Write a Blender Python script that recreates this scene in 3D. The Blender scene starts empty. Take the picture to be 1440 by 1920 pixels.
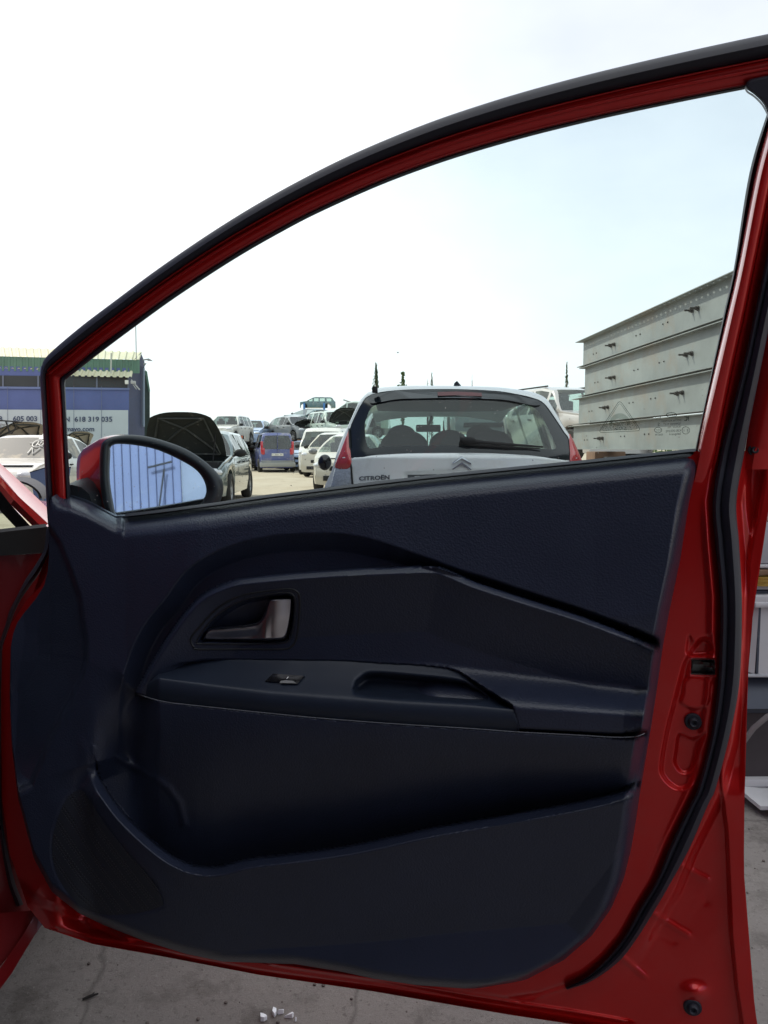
import bpy, bmesh, math, random
import numpy as np
from mathutils import Vector, Matrix
R = math.radians
rnd = random.Random(7)
col = bpy.context.scene.collection
sc = bpy.context.scene

# ------------------------------------------------------------------ camera
F = 1430.0; CX, CY = 720.0, 960.0; PITCH = -4.8
CAM = np.array([0.0, 0.0, 1.10])
cd = bpy.data.cameras.new('Camera'); cam = bpy.data.objects.new('Camera', cd); col.objects.link(cam)
cd.sensor_fit = 'HORIZONTAL'; cd.sensor_width = 36.0; cd.lens = 36.0 * F / 1440.0
cd.clip_start = 0.02; cd.clip_end = 3000
cam.location = CAM; cam.rotation_euler = (R(90 + PITCH), 0, 0)
sc.camera = cam

# ------------------------------------------------------------------ sky, sun, exposure
SUN_EL, SUN_AZ = 46.0, 62.0                    # elevation; degrees to the left of straight ahead
w = bpy.data.worlds.new('World'); sc.world = w; w.use_nodes = True
nt = w.node_tree; nt.nodes.clear()
out = nt.nodes.new('ShaderNodeOutputWorld'); bg = nt.nodes.new('ShaderNodeBackground')
sky = nt.nodes.new('ShaderNodeTexSky'); sky.sky_type = 'NISHITA'; sky.sun_disc = False
sky.sun_elevation = R(SUN_EL); sky.sun_rotation = R(-SUN_AZ)
sky.air_density = 1.0; sky.dust_density = 3.0; sky.ozone_density = 1.2
bg.inputs['Strength'].default_value = 0.13
# thin bright veil of high cloud over the blue
tc = nt.nodes.new('ShaderNodeTexCoord'); nz = nt.nodes.new('ShaderNodeTexNoise')
nz.inputs['Scale'].default_value = 1.6; nz.inputs['Detail'].default_value = 5; nz.inputs['Roughness'].default_value = 0.55
mp = nt.nodes.new('ShaderNodeMapping'); mp.inputs['Scale'].default_value = (1, 1, 2.2)
nt.links.new(tc.outputs['Generated'], mp.inputs['Vector']); nt.links.new(mp.outputs['Vector'], nz.inputs['Vector'])
rp = nt.nodes.new('ShaderNodeMapRange'); rp.inputs['From Min'].default_value = 0.3; rp.inputs['From Max'].default_value = 0.7
rp.inputs['To Min'].default_value = 0.50; rp.inputs['To Max'].default_value = 0.80
nt.links.new(nz.outputs['Fac'], rp.inputs['Value'])
mx = nt.nodes.new('ShaderNodeMixRGB'); mx.inputs['Color2'].default_value = (8.8, 9.0, 9.2, 1)
dp = nt.nodes.new('ShaderNodeVectorMath'); dp.operation = 'DOT_PRODUCT'; dp.inputs[1].default_value = (0.45, 0.75, 0.48); nt.links.new(tc.outputs['Generated'], dp.inputs[0])
dr = nt.nodes.new('ShaderNodeMapRange'); dr.inputs['From Min'].default_value = 0.84; dr.inputs['From Max'].default_value = 1.0; dr.inputs['To Min'].default_value = 0.16; dr.inputs['To Max'].default_value = -0.22; nt.links.new(dp.outputs['Value'], dr.inputs['Value'])
sm = nt.nodes.new('ShaderNodeMath'); sm.operation = 'ADD'; sm.use_clamp = True; nt.links.new(rp.outputs['Result'], sm.inputs[0]); nt.links.new(dr.outputs['Result'], sm.inputs[1])
nt.links.new(sm.outputs['Value'], mx.inputs['Fac']); nt.links.new(sky.outputs['Color'], mx.inputs['Color1'])
nt.links.new(mx.outputs['Color'], bg.inputs['Color']); nt.links.new(bg.outputs['Background'], out.inputs['Surface'])
sd = bpy.data.lights.new('Sun', 'SUN'); so = bpy.data.objects.new('Sun', sd); col.objects.link(so)
sd.energy = 3.0; sd.angle = R(0.6); sd.color = (1.0, 0.93, 0.80)
sdir = Vector((-math.sin(R(SUN_AZ)) * math.cos(R(SUN_EL)), math.cos(R(SUN_AZ)) * math.cos(R(SUN_EL)), math.sin(R(SUN_EL))))
so.rotation_euler = sdir.to_track_quat('Z', 'Y').to_euler(); so.location = (-20, 20, 30)
sc.view_settings.view_transform = 'Standard'; sc.view_settings.look = 'None'
sc.view_settings.exposure = 0.30; sc.view_settings.gamma = 1.0; sc.view_settings.use_curve_mapping = False

# ------------------------------------------------------------------ turning photo measurements into real places
cp, sp_ = math.cos(R(PITCH)), math.sin(R(PITCH))
def ray(px, py):
    px = np.asarray(px, float); py = np.asarray(py, float)
    a = (px - CX) / F; b = -(py - CY) / F
    return np.stack([a, cp - b * sp_, sp_ + b * cp], -1)
def atY(px, py, Y):
    d = ray(px, py); t = np.asarray(Y, float) / d[..., 1]
    return CAM + d * t[..., None]
def pt(px, py, Y): return tuple(atY(px, py, Y))
def gnd(px, py, z=0.0):
    d = ray(px, py); t = (z - CAM[2]) / d[..., 2]
    return CAM + d * t[..., None]
def inplane(px, py, P0, n, off):
    d = ray(px, py); t = (((P0 - CAM) @ n) + np.asarray(off, float)) / (d @ n)
    return CAM + d * t[..., None]
TH = R(13.0)
H0 = np.array([-0.507, 1.15, 0.0]); nA = np.array([-math.sin(TH), -math.cos(TH), 0.0])
def onA(px, py, d=0.0): return inplane(px, py, H0, nA, d)       # lower door plane, d metres towards the cabin
_p1 = onA(100, 945); _p2 = onA(1305, 843); _b = (_p2 - _p1) / np.linalg.norm(_p2 - _p1)
_u = np.array([0, 0, 1.0]) + nA * 0.22; nB = np.cross(_b, _u); nB /= np.linalg.norm(nB)
if nB @ nA < 0: nB = -nB
def onB(px, py, d=0.0): return inplane(px, py, _p1, nB, d)      # window plane, leaning in

def S(a, b, x):
    t = np.clip((np.asarray(x, float) - a) / (b - a), 0, 1); return t * t * (3 - 2 * t)
def poly_sd(poly, X, Y):
    """signed distance, positive inside the polygon"""
    P = np.array(poly, float); Q = np.roll(P, -1, 0); best = np.full(X.shape, 1e9); ins = np.zeros(X.shape, bool)
    for (x0, y0), (x1, y1) in zip(P, Q):
        ex, ey = x1 - x0, y1 - y0; l2 = ex * ex + ey * ey + 1e-12
        t = np.clip(((X - x0) * ex + (Y - y0) * ey) / l2, 0, 1)
        dx, dy = X - (x0 + t * ex), Y - (y0 + t * ey); best = np.minimum(best, dx * dx + dy * dy)
        c = ((y0 > Y) != (y1 > Y)) & (X < (x1 - x0) * (Y - y0) / ((y1 - y0) if abs(y1 - y0) > 1e-9 else 1e-9) + x0)
        ins ^= c
    r = np.sqrt(best); return np.where(ins, r, -r)
def line_d(pl, X, Y):
    best = np.full(X.shape, 1e9)
    for (x0, y0), (x1, y1) in zip(pl[:-1], pl[1:]):
        ex, ey = x1 - x0, y1 - y0; l2 = ex * ex + ey * ey + 1e-12
        t = np.clip(((X - x0) * ex + (Y - y0) * ey) / l2, 0, 1)
        dx, dy = X - (x0 + t * ex), Y - (y0 + t * ey); best = np.minimum(best, dx * dx + dy * dy)
    return np.sqrt(best)
def cr(pts, n=8, closed=False):
    """Catmull-Rom through points"""
    P = [np.array(p, float) for p in pts]
    if closed: P = [P[-1]] + P + [P[0], P[1]]
    else: P = [2 * P[0] - P[1]] + P + [2 * P[-1] - P[-2]]
    o = []
    for i in range(1, len(P) - 2):
        for k in range(n):
            t = k / n
            o.append(0.5 * ((2 * P[i]) + (-P[i-1] + P[i+1]) * t + (2*P[i-1] - 5*P[i] + 4*P[i+1] - P[i+2]) * t*t + (-P[i-1] + 3*P[i] - 3*P[i+1] + P[i+2]) * t**3))
    if not closed: o.append(P[-2])
    return np.array(o)
def pl_interp(pts, x, key=0):
    P = np.array(sorted([tuple(p) for p in pts], key=lambda q: q[key]), float)
    return np.interp(x, P[:, key], P[:, 1 - key])

# ------------------------------------------------------------------ materials
MATS = {}
def mat(name, base, rough=0.5, metal=0.0, coat=0.0, bump=None, var=None, spec=0.5, dirt=None, trans=0.0, emis=None):
    """bump=(kind, scale, strength, distance); var=(scale, amount); dirt=(colour, scale, threshold, amount)"""
    m = bpy.data.materials.new(name); m.use_nodes = True; t = m.node_tree; b = t.nodes['Principled BSDF']
    b.inputs['Base Color'].default_value = (*base, 1); b.inputs['Roughness'].default_value = rough
    b.inputs['Metallic'].default_value = metal; b.inputs['Coat Weight'].default_value = coat
    b.inputs['Coat Roughness'].default_value = 0.04; b.inputs['Specular IOR Level'].default_value = spec
    tcn = t.nodes.new('ShaderNodeTexCoord'); src = None
    if var:
        n = t.nodes.new('ShaderNodeTexNoise'); n.inputs['Scale'].default_value = var[0]; n.inputs['Detail'].default_value = 6
        n.inputs['Roughness'].default_value = 0.6; t.links.new(tcn.outputs['Object'], n.inputs['Vector'])
        r = t.nodes.new('ShaderNodeMapRange'); r.inputs['From Min'].default_value = 0.25; r.inputs['From Max'].default_value = 0.75
        r.inputs['To Min'].default_value = 1 - var[1]; r.inputs['To Max'].default_value = 1 + var[1]; t.links.new(n.outputs['Fac'], r.inputs['Value'])
        v = t.nodes.new('ShaderNodeVectorMath'); v.operation = 'SCALE'; v.inputs[0].default_value = base; t.links.new(r.outputs['Result'], v.inputs['Scale'])
        src = v.outputs['Vector']
        r2 = t.nodes.new('ShaderNodeMapRange'); r2.inputs['To Min'].default_value = max(0.02, rough - 0.12 * var[1] * 3); r2.inputs['To Max'].default_value = min(1, rough + 0.12 * var[1] * 3)
        t.links.new(n.outputs['Fac'], r2.inputs['Value']); t.links.new(r2.outputs['Result'], b.inputs['Roughness'])
    if dirt:
        n = t.nodes.new('ShaderNodeTexNoise'); n.inputs['Scale'].default_value = dirt[1]; n.inputs['Detail'].default_value = 9; n.inputs['Roughness'].default_value = 0.7
        t.links.new(tcn.outputs['Object'], n.inputs['Vector'])
        r = t.nodes.new('ShaderNodeMapRange'); r.inputs['From Min'].default_value = dirt[2]; r.inputs['From Max'].default_value = dirt[2] + 0.12
        r.inputs['To Max'].default_value = dirt[3]; t.links.new(n.outputs['Fac'], r.inputs['Value'])
        x = t.nodes.new('ShaderNodeMixRGB'); x.inputs['Color1'].default_value = (*base, 1); x.inputs['Color2'].default_value = (*dirt[0], 1)
        if src is not None: t.links.new(src, x.inputs['Color1'])
        t.links.new(r.outputs['Result'], x.inputs['Fac']); src = x.outputs['Color']
    if src is not None: t.links.new(src, b.inputs['Base Color'])
    if bump:
        kind, s, st, dist = bump
        if kind == 'grain':
            n = t.nodes.new('ShaderNodeTexVoronoi'); n.feature = 'SMOOTH_F1'; n.inputs['Scale'].default_value = s; o = n.outputs['Distance']
        else:
            n = t.nodes.new('ShaderNodeTexNoise'); n.inputs['Scale'].default_value = s; n.inputs['Detail'].default_value = 8; n.inputs['Roughness'].default_value = 0.65; o = n.outputs['Fac']
        t.links.new(tcn.outputs['Object'], n.inputs['Vector'])
        bn = t.nodes.new('ShaderNodeBump'); bn.inputs['Strength'].default_value = st; bn.inputs['Distance'].default_value = dist
        t.links.new(o, bn.inputs['Height']); t.links.new(bn.outputs['Normal'], b.inputs['Normal'])
    if emis: b.inputs['Emission Color'].default_value = (*emis[0], 1); b.inputs['Emission Strength'].default_value = emis[1]
    MATS[name] = m; return m
def glassmat(name, tint, spots=0.0, scale=60.0, refl=1.0, film=0.0, zmax=None):
    """thin sheet of glass: tinted see-through, mirror reflection at grazing angles, dried water spots"""
    m = bpy.data.materials.new(name); m.use_nodes = True; t = m.node_tree; t.nodes.clear()
    o = t.nodes.new('ShaderNodeOutputMaterial'); tr = t.nodes.new('ShaderNodeBsdfTransparent'); tr.inputs['Color'].default_value = (*tint, 1)
    gl = t.nodes.new('ShaderNodeBsdfGlossy'); gl.inputs['Roughness'].default_value = 0.02
    lwn = t.nodes.new('ShaderNodeLayerWeight'); lwn.inputs['Blend'].default_value = 0.5
    pw = t.nodes.new('ShaderNodeMath'); pw.operation = 'POWER'; pw.inputs[1].default_value = 5.0; t.links.new(lwn.outputs['Facing'], pw.inputs[0])
    mu = t.nodes.new('ShaderNodeMath'); mu.operation = 'MULTIPLY_ADD'; mu.use_clamp = True; mu.inputs[1].default_value = .92; mu.inputs[2].default_value = 0.07 * refl if refl > 0 else 0; t.links.new(pw.outputs[0], mu.inputs[0])
    if refl == 0: mu.inputs[1].default_value = 0
    ms = t.nodes.new('ShaderNodeMixShader'); t.links.new(mu.outputs[0], ms.inputs['Fac']); t.links.new(tr.outputs[0], ms.inputs[1]); t.links.new(gl.outputs[0], ms.inputs[2])
    last = ms
    if spots > 0 or film > 0:
        df = t.nodes.new('ShaderNodeBsdfDiffuse'); df.inputs['Color'].default_value = (0.62, 0.6, 0.56, 1)
        tcn = t.nodes.new('ShaderNodeTexCoord')
        v = t.nodes.new('ShaderNodeTexVoronoi'); v.inputs['Scale'].default_value = scale; v.inputs['Randomness'].default_value = 1.0
        t.links.new(tcn.outputs['Object'], v.inputs['Vector'])
        r = t.nodes.new('ShaderNodeMapRange'); r.inputs['From Min'].default_value = 0.055; r.inputs['From Max'].default_value = 0.11; r.inputs['To Min'].default_value = 1; r.inputs['To Max'].default_value = 0
        t.links.new(v.outputs['Distance'], r.inputs['Value'])
        n = t.nodes.new('ShaderNodeTexNoise'); n.inputs['Scale'].default_value = scale * 0.10; n.inputs['Detail'].default_value = 4; t.links.new(tcn.outputs['Object'], n.inputs['Vector'])
        r2 = t.nodes.new('ShaderNodeMapRange'); r2.inputs['From Min'].default_value = 0.36; r2.inputs['From Max'].default_value = 0.60; r2.inputs['To Max'].default_value = spots; t.links.new(n.outputs['Fac'], r2.inputs['Value'])
        mm = t.nodes.new('ShaderNodeMath'); mm.operation = 'MULTIPLY'; t.links.new(r.outputs[0], mm.inputs[0]); t.links.new(r2.outputs[0], mm.inputs[1])
        if zmax:
            sx_ = t.nodes.new('ShaderNodeSeparateXYZ'); t.links.new(tcn.outputs['Object'], sx_.inputs[0]); rz_ = t.nodes.new('ShaderNodeMapRange'); rz_.inputs['From Min'].default_value = zmax; rz_.inputs['From Max'].default_value = zmax - .12; t.links.new(sx_.outputs['Z'], rz_.inputs['Value'])
            m4 = t.nodes.new('ShaderNodeMath'); m4.operation = 'MULTIPLY'; t.links.new(mm.outputs[0], m4.inputs[0]); t.links.new(rz_.outputs[0], m4.inputs[1]); mm = m4
        ad = t.nodes.new('ShaderNodeMath'); ad.operation = 'ADD'; ad.use_clamp = True; ad.inputs[1].default_value = film; t.links.new(mm.outputs[0], ad.inputs[0])
        m2 = t.nodes.new('ShaderNodeMixShader'); t.links.new(ad.outputs[0], m2.inputs['Fac']); t.links.new(ms.outputs[0], m2.inputs[1]); t.links.new(df.outputs[0], m2.inputs[2]); last = m2
    t.links.new(last.outputs[0], o.inputs['Surface']); MATS[name] = m; return m

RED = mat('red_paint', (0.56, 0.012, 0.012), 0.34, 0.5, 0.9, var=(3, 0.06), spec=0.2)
REDIN = mat('shaded_red_paint', (0.13, 0.003, 0.005), 0.42, 0.0, 0.4, var=(5, 0.12), bump=('noise', 60, 0.04, 0.002), spec=0.4)  # red darkened to carry the shade round hinge and sill
TRIM = mat('grained_plastic', (0.020, 0.026, 0.049), 0.34, spec=0.55, bump=('grain', 430, 0.6, 0.0006), var=(6, 0.14), dirt=((0.16, 0.16, 0.16), 170, 0.70, 0.5))
TRIMS = mat('smooth_plastic', (0.016, 0.023, 0.040), 0.40, spec=0.42, bump=('grain', 900, 0.12, 0.0004), var=(9, 0.10), dirt=((0.2, 0.2, 0.2), 160, 0.70, 0.5))
TRIMD = mat('dark_plastic', (0.010, 0.012, 0.016), 0.5, bump=('grain', 500, 0.2, 0.0006))
RUB = mat('rubber', (0.015, 0.016, 0.027), 0.58, var=(8, 0.25), bump=('noise', 90, 0.08, 0.001))
RUBD = mat('channel_rubber', (0.010, 0.011, 0.022), 0.45)
CHR = mat('satin_metal', (0.62, 0.61, 0.64), 0.32, 1.0, var=(30, 0.06))
STEEL = mat('bright_steel', (0.6, 0.6, 0.6), 0.25, 1.0)
BLK = mat('gloss_black', (0.008, 0.008, 0.010), 0.15, coat=0.5)
DARK = mat('matt_dark', (0.015, 0.015, 0.016), 0.8)
WHITE = mat('white_mark', (0.75, 0.75, 0.75), 0.5)
TYRE = mat('tyre_rubber', (0.025, 0.024, 0.022), 0.85, var=(20, 0.3))
RIM = mat('dull_rim', (0.35, 0.35, 0.36), 0.45, 0.6)
DOORGL = glassmat('door_glass', (0.86, 0.955, 0.95), spots=0.8, scale=85, refl=0.8, film=0.004, zmax=1.20)
CARGL = glassmat('car_glass', (0.42, 0.50, 0.47), spots=0.3, scale=14, refl=1.3, film=0.03)
CARGLL = glassmat('light_car_glass', (0.74, 0.86, 0.80), spots=0.3, scale=14, refl=1.3, film=0.035)
REARGL = glassmat('tinted_rear_glass', (0.50, 0.64, 0.62), spots=0.9, scale=26, refl=0.9, film=0.02)
FRIT = mat('glass_border', (0.010, 0.014, 0.018), 0.16, spec=0.5, dirt=((0.4, 0.4, 0.38), 120, 0.70, 0.7))
MIRR = mat('mirror_surface', (0.86, 0.89, 0.95), 0.015, 1.0, dirt=((0.5, 0.5, 0.5), 200, 0.68, 0.6))

# ------------------------------------------------------------------ mesh building
class MB:
    def __init__(s): s.v = []; s.f = []; s.n = 0
    def add(s, V, Fs):
        V = np.asarray(V, float).reshape(-1, 3); s.v.append(V); s.f += [tuple(i + s.n for i in q) for q in Fs]; s.n += len(V); return s
    def grid(s, G, flip=False, wrap=False):
        G = np.asarray(G, float); a, b = G.shape[:2]; Fs = []
        for i in range(a - 1):
            for j in range(b - (0 if wrap else 1)):
                k = (j + 1) % b
                q = (i * b + j, i * b + k, (i + 1) * b + k, (i + 1) * b + j)
                Fs.append(q[::-1] if flip else q)
        return s.add(G, Fs)
    def box(s, c, h, rz=0.0, bev=0.0, M=None):
        x, y, z = h; b = bev
        if b <= 0:
            V = [(sx * x, sy * y, sz * z) for sz in (-1, 1) for sy in (-1, 1) for sx in (-1, 1)]
            Fs = [(0, 2, 3, 1), (4, 5, 7, 6), (0, 1, 5, 4), (2, 6, 7, 3), (0, 4, 6, 2), (1, 3, 7, 5)]
        else:
            bm = bmesh.new(); bmesh.ops.create_cube(bm, size=2)
            for v_ in bm.verts: v_.co = Vector((v_.co.x * x, v_.co.y * y, v_.co.z * z))
            bmesh.ops.bevel(bm, geom=list(bm.edges), offset=b, segments=2, affect='EDGES', profile=0.6)
            bm.verts.index_update(); V = [tuple(v_.co) for v_ in bm.verts]; Fs = [tuple(v_.index for v_ in f.verts) for f in bm.faces]; bm.free()
        V = np.array(V)
        if M is not None: V = V @ np.array(M.to_3x3()).T
        if rz: cz, sz_ = math.cos(rz), math.sin(rz); V = np.stack([V[:, 0] * cz - V[:, 1] * sz_, V[:, 0] * sz_ + V[:, 1] * cz, V[:, 2]], -1)
        return s.add(V + np.array(c), Fs)
    def tube(s, path, r, n=10, cap=True):
        P = np.array(path, float); k = len(P); rr = np.broadcast_to(np.asarray(r, float), (k,)); rings = []
        up = np.array([0.0, 0, 1])
        for i in range(k):
            t = P[min(i + 1, k - 1)] - P[max(i - 1, 0)]; t = t / (np.linalg.norm(t) + 1e-12)
            a = np.cross(t, up); 
            if np.linalg.norm(a) < 1e-3: a = np.cross(t, [1.0, 0, 0])
            a /= np.linalg.norm(a); b = np.cross(t, a)
            th = np.linspace(0, 2 * math.pi, n, endpoint=False)
            rings.append(P[i] + rr[i] * (np.cos(th)[:, None] * a + np.sin(th)[:, None] * b))
        s.grid(np.array(rings), wrap=True)
        if cap:
            s.add(rings[0], [tuple(range(n))]); s.add(rings[-1], [tuple(range(n))[::-1]])
        return s
    def lathe(s, prof, c, axis='x', n=28):
        th = np.linspace(0, 2 * math.pi, n, endpoint=False); G = []
        for (h, r) in prof:
            if axis == 'x': G.append(np.stack([np.full(n, h), r * np.cos(th), r * np.sin(th)], -1))
            elif axis == 'y': G.append(np.stack([r * np.cos(th), np.full(n, h), r * np.sin(th)], -1))
            else: G.append(np.stack([r * np.cos(th), r * np.sin(th), np.full(n, h)], -1))
        s.grid(np.array(G) + np.array(c), wrap=True)
        return s
    def ell(s, c, r, n=14, M=None):
        G = []
        for i in range(n + 1):
            ph = math.pi * i / n; th = np.linspace(0, 2 * math.pi, n * 2, endpoint=False)
            G.append(np.stack([np.cos(th) * math.sin(ph) * r[0], np.sin(th) * math.sin(ph) * r[1], np.full(n * 2, math.cos(ph)) * r[2]], -1))
        G = np.array(G)
        if M is not None: G = G @ np.array(M.to_3x3()).T
        return s.grid(G + np.array(c), wrap=True)
    def poly(s, V): return s.add(V, [tuple(range(len(V)))])
    def prism(s, V, vec):
        V = np.array(V, float); n = len(V); W = V + np.array(vec)
        return s.add(np.vstack([V, W]), [tuple(range(n))[::-1], tuple(range(n, 2 * n))] + [(i, (i + 1) % n, n + (i + 1) % n, n + i) for i in range(n)])
    def build(s, name, m, parent=None, org=None, smooth=True, merge=0.0, auto=40):
        V = np.vstack(s.v) if s.v else np.zeros((0, 3))
        if org is not None: V = V - np.array(org)
        me = bpy.data.meshes.new(name); me.from_pydata([tuple(p) for p in V], [], s.f)
        if merge > 0 or True:
            bm = bmesh.new(); bm.from_mesh(me)
            if merge > 0: bmesh.ops.remove_doubles(bm, verts=bm.verts, dist=merge)
            bmesh.ops.recalc_face_normals(bm, faces=bm.faces)
            bm.to_mesh(me); bm.free()
        me.materials.append(m)
        if smooth:
            me.shade_smooth()
            if auto: me.set_sharp_from_angle(angle=R(auto))
        o = bpy.data.objects.new(name, me); col.objects.link(o)
        if parent is not None: o.parent = parent
        return o
def tag(o, label=None, cat=None, group=None, kind=None):
    if label: o['label'] = label
    if cat: o['category'] = cat
    if group: o['group'] = group
    if kind: o['kind'] = kind
    return o
def empty(name, loc, rot=(0, 0, 0), label=None, cat=None, group=None):
    o = bpy.data.objects.new(name, None); col.objects.link(o); o.location = loc; o.rotation_euler = rot; o.empty_display_size = 0.2
    return tag(o, label, cat, group)
def text_mb(body, size, place, extrude=0.0, off=0.0, align='LEFT', sx=1.0):
    """place(x, y) -> world point for text-plane coordinates"""
    c = bpy.data.curves.new('t', 'FONT'); c.body = body; c.size = size; c.offset = off; c.align_x = align; c.resolution_u = 3
    o = bpy.data.objects.new('t', c); col.objects.link(o); me = bpy.data.meshes.new_from_object(o)
    V = [place(v.co.x * sx, v.co.y) for v in me.vertices]; Fs = [tuple(p.vertices) for p in me.polygons]
    bpy.data.objects.remove(o); bpy.data.curves.remove(c); bpy.data.meshes.remove(me)
    mb = MB()
    if V: mb.add(np.array(V), Fs)
    return mb
def inset(P, k):
    P = np.array(P, float); A = np.roll(P, 1, 0); B = np.roll(P, -1, 0); t = B - A; t /= np.linalg.norm(t, axis=1)[:, None] + 1e-9
    nrm = np.stack([-t[:, 1], t[:, 0]], -1)
    area = 0.5 * np.sum(P[:, 0] * B[:, 1] - B[:, 0] * P[:, 1])
    return P + nrm * k * (1 if area > 0 else -1)
def puff(P, fn, d0, d1, bev, steps=4):
    """closed outline in photo px raised from d0 to d1 with a rounded rim of bev px; fn(px,py,d)"""
    P = np.array(P, float); mb = MB(); G = [fn(P[:, 0], P[:, 1], d0)]
    h = (d1 - d0)
    for i in range(steps + 1):
        a = math.pi / 2 * i / steps; Q = inset(P, bev * (1 - math.cos(a)))
        G.append(fn(Q[:, 0], Q[:, 1], d0 + h * 0.35 + h * 0.65 * math.sin(a)))
    mb.grid(np.array(G), wrap=True); mb.poly(G[-1]); mb.poly(G[0][::-1]); return mb
def ribbons(rows, fn, ds):
    """rows: list of (n,2) px polylines, ds: depth for each row"""
    G = [fn(r[:, 0], r[:, 1], d) for r, d in zip(rows, ds)]
    mb = MB(); mb.grid(np.array(G)); return mb
# ================================================================== THE RED CAR
RC = (-1.45, 0.2, 0.0)
red_car = empty('red_car', RC, label='glossy red car with black door trim, its door swung wide open across the view', cat='car')

# ---- window frame, run channel and rubber seal (rows traced A outer rubber .. G glass edge)
kA = [(93,1010),(88,960),(83,860),(78,760),(75,712),(77,688),(89.5,666),(147,616),(209,569.5),(300,501),(404,431.5),(500,370),(600,320),(684,278),(780,240),(860,211.5),(960,178),(1060,150),(1160,125.5),(1296,95.4),(1440,63),(1560,40)]
kB = [(104,1010),(100,960),(94,860),(88,760),(85.5,712),(85.5,702),(99,684),(164,633),(227,586),(312,524),(417,452),(512.5,394),(592.5,359),(693.5,311),(788,276),(868,246),(968,216.7),(1068,188.5),(1166,166),(1302,138),(1440,108),(1565,84)]
kC = [(108,1010),(104,960),(98,860),(92,760),(89,716),(88,705),(103,691),(168,638),(231,592),(316,530),(423,459.6),(519,404),(595.6,370.6),(699,322),(792.5,286),(872.5,260),(972.5,231),(1072.5,204),(1170,183),(1306,155),(1440,128),(1567,106)]
kF = [(128,1010),(125,960),(120,860),(115,760),(112,718),(114,707),(133,693.5),(181.5,653),(247.5,606),(328,547),(435,477),(531,424),(603,389),(707,340),(801,307),(879,281),(979,253),(1079,226),(1175.5,203),(1312,180),(1450,150),(1572,129)]
kG = [(138,1010),(134,960),(128.5,860),(124,760),(122.5,722),(124,712),(140,699),(188,661.5),(256,612),(334,553),(442,484.6),(537.5,430.4),(607,395.6),(711,346.7),(804,313),(881,288.5),(981,260),(1081,233),(1176.5,211),(1314,186),(1452,156),(1574,137)]
def split_cr(k, n=6):
    a = cr(k[:6], n); b = cr(k[5:], n); return np.vstack([a[:-1], b])
rA, rB, rC, rF, rG = [split_cr(k) for k in (kA, kB, kC, kF, kG)]
def fair(k, i0):
    """fair the long arc of a traced rail with a smooth polynomial"""
    P = np.array(k, float); x, y = P[i0:, 0], P[i0:, 1]; u = (x - 700) / 700; c = np.polyfit(u, y, 5); w_ = np.clip((x - x[0]) / 80, 0, 1); P[i0:, 1] = y * (1 - w_) + np.polyval(c, u) * w_; return [tuple(p) for p in P]
kA, kB, kC, kF, kG = [fair(k, 7) for k in (kA, kB, kC, kF, kG)]
rA, rB, rC, rF, rG = [split_cr(k) for k in (kA, kB, kC, kF, kG)]
def mixr(a, b, t): return a * (1 - t) + b * t
fr = ribbons([rB, mixr(rB,rC,0.12), mixr(rB,rC,0.3), mixr(rB,rC,0.6), mixr(rB,rC,0.9), mixr(rC,rF,0.05), mixr(rC,rF,0.16), mixr(rC,rF,0.45), mixr(rC,rF,0.8), rF, mixr(rF,rG,0.05), mixr(rB,rF,0.9), mixr(rB,rF,0.1), rB],
             onB, [-0.001, 0.0008, 0.0016, -0.0006, -0.0004, 0.002, 0.0036, 0.0030, 0.000, -0.005, -0.016, -0.034, -0.034, -0.006])
for Cq, rq in ((rC, 0.0021), (mixr(rB, rC, 0.08), 0.0011)):
    Pq = onB(Cq[:, 0], Cq[:, 1], 0.0036 if rq > .001 else 0.0012); fr.tube(Pq[33:], rq, 8, cap=False)
door_frame = fr.build('window_frame', RED, red_car, RC, merge=1e-5, auto=50)
tag(door_frame, 'red painted window frame of the open door')
ru = ribbons([rA, mixr(rA,rB,0.06), mixr(rA,rB,0.22), mixr(rA,rB,0.45), mixr(rA,rB,0.7), mixr(rA,rB,0.9), mixr(rA,rB,1.02), mixr(rA,rB,1.02), mixr(rA,rB,0.3), rA],
             onB, [-0.012, 0.0, 0.010, 0.0145, 0.012, 0.006, -0.003, -0.03, -0.034, -0.012])
ru.build('upper_seal', RUB, red_car, RC, merge=1e-5, auto=60)
ch = ribbons([mixr(rF,rG,-0.12), mixr(rF,rG,0.3), mixr(rF,rG,0.8), rG, rG], onB, [-0.0075, -0.006, -0.010, -0.018, -0.03])
ch.build('glass_channel', RUBD, red_car, RC, merge=1e-5)
lip = ribbons([mixr(rF,rG,-0.22)[33:], mixr(rF,rG,-0.10)[33:], mixr(rF,rG,0.0)[33:]], onB, [-0.006, -0.003, -0.0065])
lip.build('channel_lip', CHR, red_car, RC)

# rear sash
kGs = [(1462,140),(1440,207),(1405,325),(1376.5,500),(1358,584),(1336,688),(1314,792),(1302,850),(1290,905)]
kH =  [(1472,140),(1449,207),(1416,325),(1383,500),(1364,584),(1340,688),(1317,792),(1306,850),(1294,905)]
kI =  [(1483,140),(1459,207),(1425,325),(1391,500),(1372,584),(1348,688),(1323,792),(1309.5,850),(1298,905)]
kJ =  [(1513,140),(1487,207),(1455,325),(1418,500),(1401,584),(1378,688),(1357,792),(1347,850),(1334,905)]
kK =  [(1525,140),(1500,207),(1468,325),(1433,500),(1415,584),(1392.5,688),(1366,792),(1351,850),(1340,905)]
kL =  [(1575,140),(1545,207),(1512,325),(1468,500),(1448,584),(1427,688),(1406,792),(1396,850),(1391,880)]
kM =  [(1610,140),(1598,207),(1578,325),(1545,500),(1520,584),(1495,688),(1472,792),(1459,850),(1453,880)]
sG, sH, sI, sJ, sK, sL, sM = [cr(k, 8) for k in (kGs, kH, kI, kJ, kK, kL, kM)]
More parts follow.
